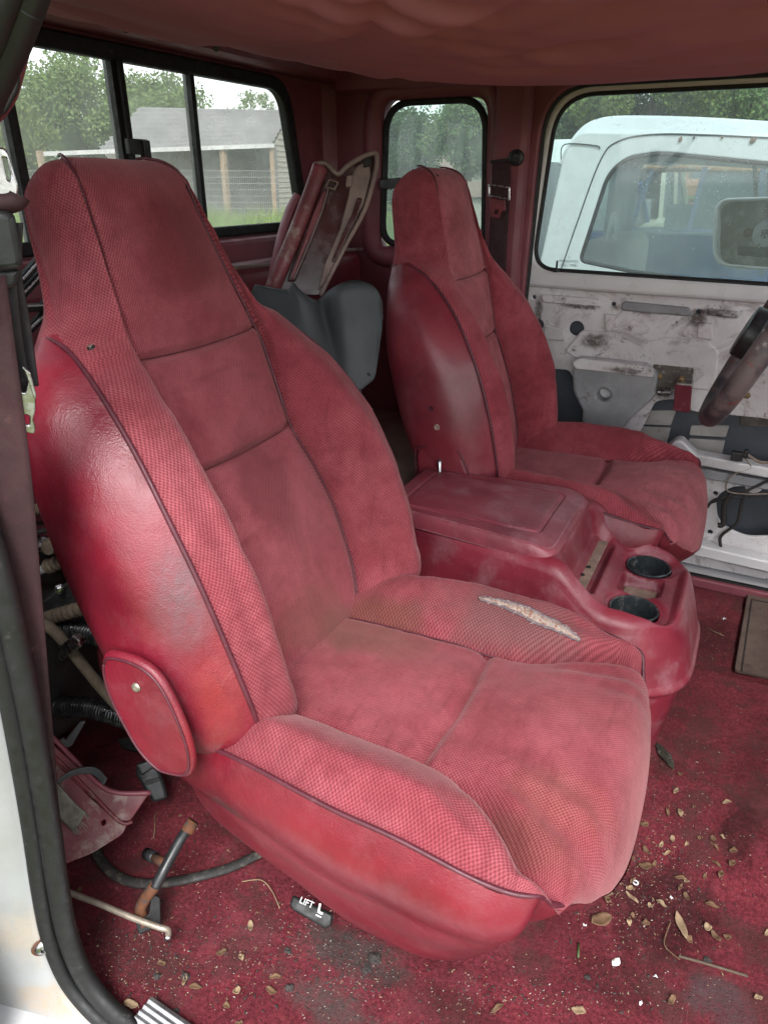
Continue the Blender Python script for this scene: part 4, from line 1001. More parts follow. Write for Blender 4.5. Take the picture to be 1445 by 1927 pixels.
Pn.plate('anchor_plate', [(-12, 276), (12, 278), (20, 300), (36, 352), (34, 372), (24, 378), (-4, 372), (-10, 320)], .0, .004, M_chrome, nb_, .004, holes=([(6, 296), (12, 297), (22, 332), (20, 342), (14, 336)],), bv=.0015)
tube('anchor_loop', Pn.p3([(-20, 380), (10, 384), (32, 378), (38, 368)], .004), .008, M_beltm, nb_, 8, 4)
Pn.plate('belt_tongue', [(24, 728), (48, 740), (58, 700), (68, 742), (68, 770), (63, 790), (68, 800), (66, 816), (44, 812), (36, 800), (38, 775), (30, 752)], .008, .004, M_chrome, nb_, .003, holes=([(46, 778), (57, 782), (56, 800), (45, 797)],), bv=.001)
Pn.plate('tongue_frame', [(42, 688), (58, 700), (70, 745), (66, 752), (50, 706)], .012, .005, M_chrome, nb_, .002, bv=.001)

# ================================================================== NEAR DOOR OPENING (left edge of the picture)
ys = -.80
seal_px = [(60, -60), (40, 0), (18, 60), (-6, 115), (-34, 180), (-80, 320), (-100, 560), (-80, 760), (-44, 940), (0, 1090), (26, 1200), (52, 1320), (76, 1450), (94, 1560), (110, 1670), (128, 1760), (158, 1835), (200, 1890), (250, 1935), (320, 2000)]
V, Fc = tube_geo(crom([np.array(q) for q in ((.8, -.81, 1.375), (.2, -.80, 1.37), (-.05, -.80, 1.33))]+[at(a, b, y=ys) for a, b in seal_px], 6), .0128, 12, True, 1.3); mesh('door_seal', V, Fc, M_black, truck)
V, Fc = tube_geo(crom([at(a-34, b+6, y=ys-.012) for a, b in seal_px], 6), .011, 12, True, 1.0); mesh('seal_lip', V, Fc, M_black, truck)
M_jamb = paint('jamb_white_paint', (.70, .71, .72), .35, vary=.08, scale=4, dirt=.62, dirtcol=(.40, .33, .25), coat=.3, off=3)
jm = NT('grimy_white_jamb'); c_ = jm.mix(jm.ramp(jm.noise(5, 6), .35, .7), (.34, .35, .36), (.28, .28, .27))
c_ = jm.mix(jm.math('MULTIPLY', jm.blob(tuple(at(60, 1780, y=-.84)), (.09, .2, .07), .8, 30, (.6, 1.1), 90), .7), c_, (.42, .35, .28))
c_ = jm.mix(jm.math('MULTIPLY', jm.blob(tuple(at(120, 1910, y=-.84)), (.10, .2, .035), .7, 30, (.6, 1.1), 90), .8), c_, (.36, .28, .20))
c_ = jm.mix(jm.ramp(jm.noise(120, 4, .7, off=4), .68, .72), c_, (.25, .2, .16)); jm.set(Base_Color=c_, Roughness=.3, Coat_Weight=.3)
jm.bump(jm.noise(9, 4), .25, .01); M_jamb = jm.m
rows = []
for a, b in crom([np.array(q, float) for q in seal_px[1:]], 5):
    rows.append([at(a-34-300*t, b+8+120*t*sstep(1500, 1900, b), y=-.808-.10*t**.7) for t in np.linspace(0, 1, 30)])
V, Fc = grid(rows); jamb = mesh('door_jamb', V, Fc, M_jamb, truck, solid=-.004)
hj = Hit([jamb]); p, n = hj.px(84, 1780)
if p is not None:
    f = MB(); f.lathe([(.013, 0), (.013, .003), (.010, .006), (.006, .007), (.004, .004), (0, .004)], p, n, 20); f.build('striker_bolt', M_chrome, truck, True)
    f = MB(); f.lathe([(.017, .0), (.016, .0015), (.012, .0016)], p, n, 20); f.build('rust_ring', M_rust, truck, True)
# pillar trim at the upper left
Pt = Pl(*facing(40, 120, y=-.74))
Pt.plate('upper_pillar_trim', [(92, -40), (62, 80), (50, 130), (40, 165), (32, 190), (0, 236), (-90, 260), (-90, -40)], 0, .02, M_plas_d, truck, .012, bv=.006)
Pt.plate('belt_slot', [(18, 139), (41, 144), (36, 172), (12, 215), (-6, 222)], .012, .004, M_black, truck, .003)
f = MB(); f.box((.1, -.86, -.03), (1.4, .12, .05)); f.build('near_sill', M_white, truck, bevel=.01)
# aluminium sill plate
Ps = Pl(np.array((-.29, -.775, .012)), np.array((1, 0, 0)), np.array((0, 1, 0)), np.array((0, 0, 1)))
sp_ = thing('sill_plate', 'ribbed bright aluminum sill plate at the bottom edge of the carpet', 'sill plate', (0, 0, 0))
o = [at(a, b, z=.012) for a, b in [(238, 1935), (286, 1876), (372, 1938), (350, 1975), (260, 1975)]]
a0 = at(286, 1878, z=.012); ax = at(372, 1938, z=.012)-a0; ax /= np.linalg.norm(ax); ay = np.array((-ax[1], ax[0], 0)); ay = -ay if ay[1] > 0 else ay
f = MB()
V, Fc = [], []
rows = []
for s in np.linspace(0, .5, 3):
    rows.append([a0+ax*s+ay*t+np.array((0, 0, .0025*(1 if int(t/.0045) % 2 else 0))) for t in np.repeat(np.arange(0, .072, .0045), 2)[1:]])
V, Fc = grid(rows); mesh('ribbed_plate', V, Fc, paint('brushed_aluminum', (.62, .63, .64), .35, metal=.9, vary=.15, scale=30, dirt=.6, dirtcol=(.2, .17, .14)), sp_, smooth=False, solid=.002)

# ================================================================== CLUTTER BEHIND THE NEAR SEAT
def corr(name, px, y, r, mat, parent, pitch=.0055, amp=.12):
    pts = crom([at(a, b, y=y) if not isinstance(y, (list, tuple)) else at(a, b, y=y[i]) for i, (a, b) in enumerate(px)], 60)
    L = sum(np.linalg.norm(pts[i+1]-pts[i]) for i in range(len(pts)-1))
    V, Fc = tube_geo(pts, lambda t: r*(1+amp*math.sin(t*L/pitch*2*math.pi)), 16, True); return mesh(name, V, Fc, mat, parent)
M_conduit = paint('black_conduit', (.014, .015, .017), .28, vary=.3, scale=20, dirt=.66, dirtcol=(.10, .09, .08))
t = thing('corrugated_hose', 'black corrugated hose running behind the seat hinge cover, lower of two', 'hose', (0, 0, 0)); corr('hose', [(40, 1300), (100, 1328), (170, 1332), (240, 1352), (300, 1375)], -.55, .0165, M_conduit, t)
t = thing('corrugated_hose', 'black corrugated hose crossing behind the clamped brown hose, upper of two', 'hose', (0, 0, 0)); corr('hose', [(50, 1190), (110, 1183), (160, 1188), (230, 1205)], -.50, .020, M_conduit, t)
t = thing('rubber_hose', 'dusty brown rubber hose held by a worn steel clamp', 'hose', (0, 0, 0))
hp_ = crom([at(a, b, y=-.60) for a, b in [(40, 1120), (75, 1165), (105, 1190), (135, 1225), (165, 1262), (195, 1298), (235, 1340), (280, 1370)]], 6); V, Fc = tube_geo(hp_, .0085, 12); mesh('hose', V, Fc, M_brown, t)
f = MB(); a, b = at(112, 1232, y=-.612), at(150, 1204, y=-.612); f.bar(a, b, .020, .006, (0, -1, .2)); f.bar(at(140, 1198, y=-.618), at(155, 1208, y=-.618), .012, .012, (0, -1, 0)); f.build('hose_clamp', M_chrome, t, bevel=.002)
t = thing('pipe_fitting', 'grimy ribbed pipe fitting above the upper corrugated hose', 'pipe', (0, 0, 0))
corr('pipe', [(60, 1172), (100, 1160), (150, 1146), (230, 1120)], -.52, .0110, M_brown, t, .018, .16)
t = thing('pipe_fitting', 'grey threaded pipe with a ribbed boot beside the seat back', 'pipe', (0, 0, 0))
V, Fc = tube_geo([at(a, b, y=-.48) for a, b in [(40, 1090), (95, 1065)]], .0075, 10); mesh('pipe', V, Fc, M_doorg, t); corr('boot', [(92, 1066), (125, 1052), (170, 1040)], -.48, .012, M_brown, t, .016, .14)
t = thing('cable_lug', 'dirty battery cable lug and fastener behind the seat back', 'cable end', (0, 0, 0))
V, Fc = tube_geo(crom([at(a, b, y=-.46) for a, b in [(50, 1010), (80, 1030), (120, 1035)]], 5), .016, 10); mesh('cable', V, Fc, M_black, t)
f = MB(); f.lathe([(.016, 0), (.016, .008), (.009, .010), (.009, .020), (0, .022)], at(88, 1024, y=-.49), (.3, -1, .3), 6); f.build('nut', M_chrome, t)
f = MB(); f.lathe([(.014, 0), (.015, .01), (.012, .024), (0, .026)], at(108, 1022, y=-.49), (.2, -1, .1), 12); f.build('cap', M_brown, t, True)
for i, (px, yy_, r_, mt, lb) in enumerate([([(40, 905), (70, 900), (110, 896)], -.50, .012, M_black, 'thick black cable crossing behind the seat, topmost'), ([(40, 965), (75, 958), (120, 955)], -.52, .010, M_brown, 'dusty braided cable crossing behind the seat under the thick black one'),
    ([(45, 982), (75, 984), (120, 980)], -.50, .0035, M_wire, 'thin dark wire crossing behind the seat, upper of two'), ([(60, 1002), (85, 998), (120, 988)], -.50, .0045, M_wire, 'thin dark wire crossing behind the seat, lower of two')]):
    tube('cable', [at(a, b, y=yy_) for a, b in px], r_, mt, None, 10, 5).name = 'cable'
    tag(bpy.context.scene.objects[-1] if False else COL.objects[-1], lb, 'cable')
t = thing('mounting_bracket', 'black steel bracket with a hex bolt behind the seat back', 'bracket', (0, 0, 0))
Pk = Pl(*facing(110, 1125, y=-.47)); Pk.plate('bracket_plate', [(70, 1140), (135, 1088), (200, 1110), (180, 1150), (120, 1165)], 0, .008, M_blackp, t, .004)
f = MB(); f.lathe([(.010, 0), (.010, .002), (.0065, .003), (.0065, .010), (0, .0105)], at(113, 1108, pl=(Pk.O+Pk.n*.005, Pk.n)), Pk.n, 6); f.build('hex_bolt', M_chrome, t)
t = thing('folded_metal_frame', 'black and chrome folded frame behind the seat headrest at left', 'frame', (0, 0, 0))
for k, (a, b) in enumerate([((38, 530), (100, 460)), ((36, 560), (110, 480)), ((42, 580), (80, 578)), ((80, 578), (120, 540)), ((50, 625), (130, 545)), ((44, 815), (90, 770))]):
    q = [at(*a, x=-.80), at(*b, x=-.80)]; f = MB(); f.bar(q[0], q[1], .013, .013, (1, 0, 0)); f.build('frame_bar', M_black, t, bevel=.002)
    f = MB(); f.bar(q[0]+np.array((.008, 0, .004)), q[1]+np.array((.008, 0, .004)), .003, .003, (1, 0, 0)); f.build('chrome_strip', M_chrome, t)
t = thing('floor_bracket', 'small dull steel bracket on the carpet behind the seat hinge', 'bracket', (0, 0, 0))
Pf = Pl(*facing(140, 1385, y=-.45)); Pf.plate('bracket_arm', [(118, 1400), (150, 1358), (162, 1356), (136, 1402), (126, 1406)], 0, .006, M_doorg, t, .003); Pf.plate('bracket_tab', [(112, 1392), (120, 1388), (128, 1398), (118, 1402)], .004, .008, M_doorg, t, .002)
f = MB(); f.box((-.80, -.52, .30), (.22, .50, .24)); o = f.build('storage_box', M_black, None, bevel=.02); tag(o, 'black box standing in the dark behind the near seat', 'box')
f = MB(); f.box((-.62, -.40, .38), (.03, .20, .16)); o = f.build('red_storage_flap', M_vin_far, None, bevel=.015); tag(o, 'small red vinyl flap behind the brown hose', 'flap')
# broken maroon trim panel on the floor
bt = thing('broken_trim_panel', 'broken dusty maroon trim panel lying on the carpet at lower left', 'trim panel', (0, 0, 0))
Pq = Pl(*facing(190, 1520, y=-.60, tilt=R(50)))
Pq.plate('broken_face', [(60, 1400), (120, 1440), (170, 1500), (228, 1548), (244, 1546), (230, 1572), (175, 1605), (120, 1628), (50, 1650)], 0, .005, M_plas_d, bt, .006, holes=([(191, 1545), (198, 1541), (200, 1549), (194, 1554)],))
Pq.plate('cracked_wing', [(95, 1395), (170, 1465), (215, 1490), (284, 1490), (245, 1546), (222, 1544), (150, 1480), (90, 1420)], .012, .005, M_plas_d, bt, .003)
tube('raised_ridge', Pq.p3([(60, 1352), (100, 1388), (150, 1440), (190, 1478), (225, 1492), (284, 1492)], .018), .0045, M_plas, bt, 8, 5)
tube('inner_ridge', Pq.p3([(60, 1385), (110, 1430), (170, 1490), (226, 1546), (250, 1546)], .014), .0035, M_plas_d, bt, 8, 5)
t = thing('rubber_strap', 'grey rubber strap arched over the broken trim panel', 'strap', (0, 0, 0))
strap('strap', Pq.p3([(60, 1530), (105, 1480), (125, 1462), (150, 1452), (178, 1452), (198, 1472)], .035), [(.3, .3, .8)]*6, .014, M_doorg if False else paint('grey_strap_rubber', (.08, .085, .09), .6), t, .003)
t = thing('rubber_strip', 'black rubber strip curving on the carpet under the lever', 'rubber strip', (0, 0, 0))
tube('strip', [at(a, b, z=z_) for a, b, z_ in [(170, 1560, .03), (185, 1610, .016), (215, 1645, .014), (260, 1662, .013), (320, 1660, .013), (380, 1648, .013), (440, 1630, .013), (500, 1600, .013)]], .009, paint('worn_black_strip', (.03, .028, .026), .7, vary=.4, scale=30, dirt=.5, dirtcol=(.10, .085, .07)), t, 10, 6, flat=.6)
t = thing('frayed_webbing', 'frayed grey cloth webbing end poking out over the broken trim panel', 'webbing', (0, 0, 0))
M_fray = paint('frayed_cloth', (.26, .24, .20), .95, vary=.4, scale=60, grain=.8, gscale=900)
fp = Pq.p3([(95, 1490), (125, 1525), (150, 1548)], .03); strap('webbing', fp, [(.35, .4, .7)]*3, .040, M_fray, t, .003)
f = MB()
for k in range(26):
    b = fp[-1]+np.array((.35, .4, .7))/.88*random.uniform(-.022, .022); d = (fp[-1]-fp[0]); d /= np.linalg.norm(d); e = b+d*random.uniform(.004, .014)+np.array([random.uniform(-.004, .004) for _ in range(3)]); f.tube([b-d*.004, e], .0005, 4)
f.build('loose_threads', M_fray, t)
# bent lever with rust, and its rod
t = thing('seat_lever', 'bent black tube lever with rusty foot beside the near seat', 'lever', (0, 0, 0))
lv = [at(362, 1548, y=-.58), at(340, 1580, y=-.60), at(310, 1635, y=-.64), at(292, 1670, y=-.662)]
V, Fc = tube_geo(crom(lv, 6), .0085, 12); mesh('black_tube', V, Fc, M_blackp, t)
lv2 = [at(295, 1664, y=-.658), at(276, 1688, y=-.672), at(265, 1712, y=-.682), at(272, 1742, y=-.690)]
V, Fc = tube_geo(crom(lv2, 6), .0092, 12); mesh('rusty_foot', V, Fc, M_rust, t)
V, Fc = tube_geo([at(364, 1545, y=-.578), at(352, 1565, y=-.592)], .0105, 10); mesh('rusty_collar', V, Fc, M_rust, t)
V, Fc = tube_geo([at(316, 1628, y=-.625), at(290, 1613, y=-.615)], .0075, 10); mesh('side_peg', V, Fc, M_rust, t)
V, Fc = tube_geo([at(292, 1614, y=-.615), at(276, 1606, y=-.610)], .0095, 12); mesh('rubber_tip', V, Fc, M_blackp, t)
Pv = Pl(*facing(285, 1700, y=-.675, tilt=R(30))); Pv.plate('foot_plate', [(286, 1680), (302, 1688), (304, 1740), (262, 1758), (255, 1735), (280, 1720)], -.012, .006, M_black, t, .003)
t = thing('metal_rod', 'bare metal rod with a bent rounded tip lying across the carpet', 'rod', (0, 0, 0))
V, Fc = tube_geo(crom([at(100, 1668, z=.075), at(180, 1698, z=.065), at(250, 1727, z=.058), at(300, 1745, z=.052), at(316, 1750, z=.046), at(317, 1762, z=.032)], 6), .0048, 12); mesh('rod', V, Fc, M_rod, t)
V, Fc = tube_geo([at(317, 1759, z=.036), at(316, 1767, z=.026)], .0058, 12); mesh('rod_tip', V, Fc, M_chrome, t)
# belt receptacle under the seat edge
t = thing('belt_buckle', 'black plastic belt buckle lying beside the lower end of the hinge cover', 'buckle', (0, 0, 0))
Pg = Pl(*facing(285, 1470, y=-.50, tilt=R(25)))
Pg.plate('buckle_body', [(258, 1440), (280, 1430), (300, 1445), (312, 1480), (316, 1500), (288, 1508), (270, 1480), (256, 1456)], 0, .024, M_blackp, t, .006, bv=.006)
Pg.plate('buckle_cap', [(256, 1438), (284, 1428), (292, 1442), (266, 1460)], .012, .012, M_blackp, t, .004, bv=.004)
Pg.plate('buckle_slot', [(272, 1470), (300, 1462), (304, 1468), (276, 1478)], .012, .004, M_black, t, .002, bv=.001)
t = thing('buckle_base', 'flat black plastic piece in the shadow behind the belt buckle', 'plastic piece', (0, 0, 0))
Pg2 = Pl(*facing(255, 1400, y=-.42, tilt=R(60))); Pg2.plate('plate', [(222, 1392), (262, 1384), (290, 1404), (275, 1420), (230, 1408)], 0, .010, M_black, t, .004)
# lift switch
t = thing('lift_switch', 'small black switch pod marked LIFT under the near seat skirt', 'switch', (0, 0, 0))
Pw = Pl(*facing(590, 1705, y=-.575, tilt=R(52)))
Pw.plate('switch_body', [(552, 1684), (628, 1720), (624, 1742), (612, 1748), (550, 1712), (545, 1703)], 0, .014, M_black, t, .004, bv=.004)
s0 = at(577, 1699, pl=(Pw.O+Pw.n*.0075, Pw.n)); tx = Pw.p3([(565, 1692), (595, 1706)], .0075); ex_ = tx[1]-tx[0]; ex_ /= np.linalg.norm(ex_); ey_ = np.cross(Pw.n, ex_)
M_lbl = paint('white_print', (.75, .75, .74), .6, vary=.05)
text('lift_text', 'LIFT', s0, ex_, ey_, .0125, M_lbl, t)
s1 = at(603, 1713, pl=(Pw.O+Pw.n*.0075, Pw.n)); f = MB()
f.bar(s1+ex_*-.004+ey_*.008, s1+ex_*-.002-ey_*.002, .003, .0006, Pw.n); f.bar(s1-ex_*.003-ey_*.003, s1+ex_*.005-ey_*.003, .003, .0006, Pw.n); f.bar(s1-ex_*.004-ey_*.008, s1+ex_*.005-ey_*.008, .0016, .0006, Pw.n); f.build('seat_symbol', M_lbl, t)

# ================================================================== OUTSIDE
def ground_z(x, y):
    d = math.hypot(x, y); return -.68+.75*sstep(6, 26, d)*sstep(2.0, -6, x)+.02*nz(x, y, 0, .3)
def gm():
    m = NT('dry_yard_grass'); c = m.mix(m.ramp(m.noise(.6, 6, .6), .35, .65), (.13, .17, .05), (.22, .20, .11)); c = m.mix(m.ramp(m.noise(9, 5, .7), .4, .7), c, (.07, .11, .03))
    m.set(Base_Color=c, Roughness=1, Specular_IOR_Level=.1); return m.m
xs = np.concatenate([-np.geomspace(4, 600, 30)[::-1], np.linspace(-3.6, 3.6, 10), np.geomspace(4, 600, 30)])
V, Fc = grid([[(x, y, ground_z(x, y)) for y in xs] for x in xs]); mesh('ground', V, Fc, gm()); tag(COL.objects[-1], 'grassy yard outside the truck windows', 'ground', kind='structure')
def horiz(px, D):       # a point on the line of sight of column px at ground distance D from the camera
    d = ray(px, 340); d = np.array((d[0], d[1], 0)); d /= np.linalg.norm(d); p = CAM+d*D; return p
def zof(py, px, D):
    d = ray(px, py); return CAM[2]+d[2]/math.hypot(d[0], d[1])*D
# ---- leaves
def leafmat(name, a, b):
    m = NT(name); oi = m.n('ShaderNodeObjectInfo'); c = m.mix(m.ramp(m.noise(1.2, 4), .35, .65), a, b); c = m.mix(m.math('MULTIPLY', m.ramp(m.noise(14, 2), .4, .6), .5), c, tuple(v*.55 for v in a))
    m.set(Base_Color=c, Roughness=.65, Specular_IOR_Level=.25)
    t = m.n('ShaderNodeBsdfTranslucent'); m.l(c, t.inputs[0]); mx = m.n('ShaderNodeMixShader'); mx.inputs[0].default_value = .3
    m.l(m.b.outputs[0], mx.inputs[1]); m.l(t.outputs[0], mx.inputs[2]); m.l(mx.outputs[0], m.out.inputs[0]); return m.m
L1 = leafmat('leaf_mid_green', (.16, .25, .08), (.23, .31, .11)); L2 = leafmat('leaf_yellow_green', (.15, .21, .05), (.21, .25, .07)); L3 = leafmat('leaf_dark_green', (.08, .14, .05), (.13, .19, .065))
M_bark = paint('bark', (.12, .09, .07), .9, vary=.4, scale=8)
def tree(label, px, D, top, bot, width, mat, seed, n=9000, shape=1.0, leaf=.16, airy=.0):
    """px column, D distance, top/bot picture rows of the crown, width in picture columns"""
    rg = np.random.default_rng(seed); b = horiz(px, D); gz = ground_z(b[0], b[1]); zt, zb = zof(top, px, D), zof(bot, px, D); wdt = width/F*D/2*1.2
    root = thing('tree', label, 'tree', (b[0], b[1], gz), 'trees beyond the yard')
    f = MB(); f.tube([(b[0], b[1], gz-.2), (b[0]+.1, b[1], (gz+zb)/2), (b[0], b[1], zb+(zt-zb)*.5)], lambda t: .22*(1-.6*t), 8); f.build('trunk', M_bark, root, True)
    nc = 46; C_ = []
    for k in range(nc):
        v = rg.normal(size=3); v /= np.linalg.norm(v); rr = rg.uniform(.35, 1)**.6; h = v[2]*rr
        wz = math.sqrt(max(0, 1-(h*.95)**2))*.35+.65*(1-.5*abs(h)**1.5*shape)
        C_.append((b[0]+v[0]*rr*wdt*wz*.85, b[1]+v[1]*rr*wdt*wz*.85, (zt+zb)/2+h*(zt-zb)/2*.86, rg.uniform(.26, .50)*min(wdt, (zt-zb)/2)*(1-airy*.5)))
    for c in C_[:10]: 
        pass
    f2 = MB()
    for c in C_[:14]: f2.tube([(b[0], b[1], zb), ((b[0]+c[0])/2, (b[1]+c[1])/2, (zb+c[2])/2+.2), c[:3]], lambda t: .09*(1-.8*t), 5)
    f2.build('limbs', M_bark, root, True)
    ci = rg.integers(0, nc, n); CC = np.array(C_)[ci]; v = rg.normal(size=(n, 3)); v /= np.linalg.norm(v, axis=1, keepdims=True); rr = rg.uniform(.45, 1.12, n)[:, None]
    pos = CC[:, :3]+v*rr*CC[:, 3:4]*np.array((1, 1, .8)); a = rg.normal(size=(n, 3)); a /= np.linalg.norm(a, axis=1, keepdims=True); bb = np.cross(a, rg.normal(size=(n, 3))); bb /= np.linalg.norm(bb, axis=1, keepdims=True)
    n = n; s = (leaf*.62*rg.uniform(.6, 1.3, n))[:, None]; V = np.stack([pos-a*s, pos+bb*s*.6, pos+a*s, pos-bb*s*.6], 1).reshape(-1, 3)
    mesh('crown', list(V), [(4*i, 4*i+1, 4*i+2, 4*i+3) for i in range(n)], mat, root, smooth=False)
tree('broad green tree rising left of the shed behind the rear window', 190, 42, 105, 340, 300, L1, 1, 42000, leaf=.15)
tree('pale yellow-green tree at the far left of the rear window', 50, 34, 190, 380, 110, L2, 2, 8000, leaf=.13)
tree('low green tree partly behind the shed roof', 310, 50, 128, 310, 200, L1, 3, 22000, leaf=.17)
tree('thin airy tree standing above the shed roof', 492, 60, 162, 300, 115, L1, 4, 2600, leaf=.16, airy=1)
tree('dense green tree at the left of the small side window', 760, 30, 165, 400, 125, L3, 5, 24000, leaf=.10)
tree('bright green leafy tree at the right of the small side window', 875, 24, 160, 330, 120, L1, 6, 24000, leaf=.09)
tree('distant green tree in the middle of the small side window', 815, 55, 235, 330, 90, L1, 7, 5000, leaf=.16)
tree('dark green tree beyond the left edge of the door window', 1050, 34, 110, 330, 190, L3, 8, 26000, leaf=.13)
tree('yellow-green tree above the roof of the neighboring truck', 1210, 30, 60, 300, 240, L2, 9, 30000, leaf=.12)
tree('mid green tree above the neighboring truck, at the right edge', 1400, 32, 70, 300, 260, L1, 10, 30000, leaf=.12)
tree('dark tree at the far right, behind the neighboring truck', 1580, 36, 60, 300, 240, L3, 11, 9000, leaf=.14)
# ---- shed with a lean-to
M_sroof = paint('weathered_metal_roof', (.25, .245, .24), .45, vary=.25, scale=1.5); M_side = paint('tan_lap_siding', (.42, .39, .33), .8, vary=.12, scale=2)
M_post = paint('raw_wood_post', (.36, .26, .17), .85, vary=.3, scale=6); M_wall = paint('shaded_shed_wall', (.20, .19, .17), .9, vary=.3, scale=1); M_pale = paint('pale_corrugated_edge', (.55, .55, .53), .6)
sh = thing('shed', 'gray metal-roofed shed with tan siding and wood-post lean-to behind the rear window', 'shed', tuple(horiz(400, 27)*np.array((1, 1, 0))))
D0 = 26; c0_, c1_ = horiz(395, D0), horiz(395, D0+1); nf = (c1_-c0_); nf[2] = 0; nf /= np.linalg.norm(nf); rt_ = np.array((nf[1], -nf[0], 0))
def sp(px, py, dep=0):      # point on the vertical plane through the shed front, pushed back by dep
    O = c0_+nf*dep; return at(px, py, pl=(O, -nf))
gzs = ground_z(*c0_[:2])-.1
rl, rr_ = sp(262, 222, 3.0), sp(541, 207, 3.0); el, er = sp(190, 283, 0), sp(514, 272, 0)
er2 = sp(575, 300, 6.0)
er2 = horiz(588, 29.5); er2[2] = er[2]; rr_ = (er+er2)/2; rr_[2] = zof(208, 545, 27.8); rl = rr_+(el-er)*.92; rl[2] = rr_[2]; el2 = rl+(rl-el)*np.array((1, 1, 0)); el2[2] = el[2]
rows = []
f = MB(); N_ = 9
for k in range(N_):
    a0_, a1_ = k/N_, (k+1)/N_; p = [el+(rl-el)*a0_, er+(rr_-er)*a0_, er+(rr_-er)*a1_, el+(rl-el)*a1_]; up = np.array((0, 0, .10)); f.add([p[0]+up, p[1]+up, p[2]+up*.1, p[3]+up*.1, p[0], p[1]], [(0, 1, 2, 3), (0, 1, 5, 4)])
f.add([rl, rr_, er2, el2], [(0, 1, 2, 3)])
f.build('shed_roof', M_sroof, sh)
f = MB(); zb_ = gzs
def down(p, z): return np.array((p[0], p[1], z))
ins = nf*1.3
nb2 = 14
gr = [er+ins*0, rr_, er2]
for k in range(nb2):       # lap siding boards on the gable
    z0, z1 = zb_+(er[2]-zb_)*k/nb2, zb_+(er[2]-zb_)*(k+1)/nb2; o = rt_*.03; f.add([down(er, z0)+o, down(er2, z0)+o, down(er2, z1), down(er, z1)], [(0, 1, 2, 3)])
for k in range(6):
    a0_, a1_ = k/6, (k+1)/6; lo = er+(rr_-er)*a0_; lo2 = er2+(rr_-er2)*a0_; hi = er+(rr_-er)*a1_; hi2 = er2+(rr_-er2)*a1_; o = rt_*.03; f.add([lo+o, lo2+o, hi2, hi], [(0, 1, 2, 3)])
f.build('gable_siding', M_side, sh)
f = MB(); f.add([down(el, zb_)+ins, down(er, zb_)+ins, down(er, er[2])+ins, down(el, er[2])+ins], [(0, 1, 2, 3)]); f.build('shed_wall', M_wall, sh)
for px_ in (419, 513):
    a_, b_ = sp(px_, 278), sp(px_+10, 400); f = MB(); f.bar(down(a_, zb_-.1), down(a_, a_[2]), .16, .16, (1, 0, 0)); f.build('lean_to_post', M_post, sh)
f = MB(); f.bar(sp(70, 290, -.1)*1, sp(516, 274, -.1), .10, .12, (0, 0, 1)); f.build('corrugated_edge', M_pale, sh)
f = MB(); f.bar(down(er, zb_), er, .14, .14, (1, 0, 0)); f.build('corner_trim', M_sroof, sh)
# wire fence in front of the shed
M_wiref = paint('galvanized_wire', (.40, .40, .39), .5, metal=.4)
fn = thing('wire_fence', 'thin wire mesh fence with a wood post running in front of the shed', 'fence', tuple(horiz(300, 22)*np.array((1, 1, 0))))
f = MB(); A_, B_ = horiz(20, 23.0), horiz(600, 21.5); dAB = B_-A_
for zz in np.linspace(.1, 1.35, 9): f.bar(down(A_, zz), down(B_, zz+.0), .008, .008)
for k in range(150): p = A_+dAB*k/149; f.bar(down(p, 0), down(p, 1.35), .006, .006, (1, 0, 0))
f.build('wire_mesh', M_wiref, fn)
for k in (85, 640): p = horiz(k, 23.0-(k-20)/580*1.5); f = MB(); f.bar(down(p, -.1), down(p, zof(284, k, 23)), .13, .13, (1, 0, 0)); f.build('fence_post', M_post, fn)
# tall grass in front of the shed
n = 16000; rg = np.random.default_rng(3); pxv = rg.uniform(-60, 900, n); Dv = rg.uniform(7, 23, n); V = []; Fc = []
for i in range(n):
    p = horiz(pxv[i], Dv[i]); z = ground_z(p[0], p[1]); hgt = rg.uniform(.22, .62)*(1+.6*nz(p[0], p[1], 0, .5)); a = rg.uniform(0, 6.28); w = .022; lean = rg.normal(size=2)*.10
    V += [(p[0]-math.cos(a)*w, p[1]-math.sin(a)*w, z-.05), (p[0]+math.cos(a)*w, p[1]+math.sin(a)*w, z-.05), (p[0]+lean[0], p[1]+lean[1], z+hgt)]; Fc.append((3*i, 3*i+1, 3*i+2))
tag(mesh('tall_grass', V, Fc, leafmat('grass_blade', (.20, .32, .06), (.30, .40, .11)), smooth=False), 'tall bright green grass in front of the shed', 'grass', kind='stuff')
# low building far off in the side window
M_hut = paint('dull_pink_wall', (.34, .24, .20), .9, vary=.2, scale=1)
t = thing('far_house', 'low far-off house with a dull red roof seen in the small side window', 'house', tuple(horiz(860, 48)*np.array((1, 1, 0))))
b_ = horiz(870, 48); u_ = np.array((nf[1], -nf[0], 0)); rot = Matrix(((u_[0], nf[0], 0), (u_[1], nf[1], 0), (0, 0, 1)))
f = MB(); f.box((b_[0], b_[1], .6), (7, 5, 2.2), rot); f.build('house_wall', M_side, t)
f = MB(); q = [b_+u_*s*3.8+nf*k for s, k in ((-1, -3), (1, -3), (1, 3), (-1, 3))]; f.add([down(q[0], 1.7), down(q[1], 1.7), down(q[2], 1.7), down(q[3], 1.7), down(b_-u_*3.2, 3.1), down(b_+u_*3.2, 3.1)], [(0, 1, 5, 4), (2, 3, 4, 5), (0, 4, 3), (1, 2, 5)]); f.build('house_roof', M_hut, t)
t = thing('far_trailer', 'low tan trailer with dull red band left of the neighboring truck', 'trailer', tuple(horiz(1010, 16)*np.array((1, 1, 0))))
b_ = horiz(985, 16); f = MB(); f.box((b_[0], b_[1], .10), (4.5, 2, 1.5), rot); f.build('trailer_body', M_side, t)
f = MB(); f.box((b_[0], b_[1], .96), (4.7, 2.2, .26), rot); f.build('trailer_band', M_hut, t)
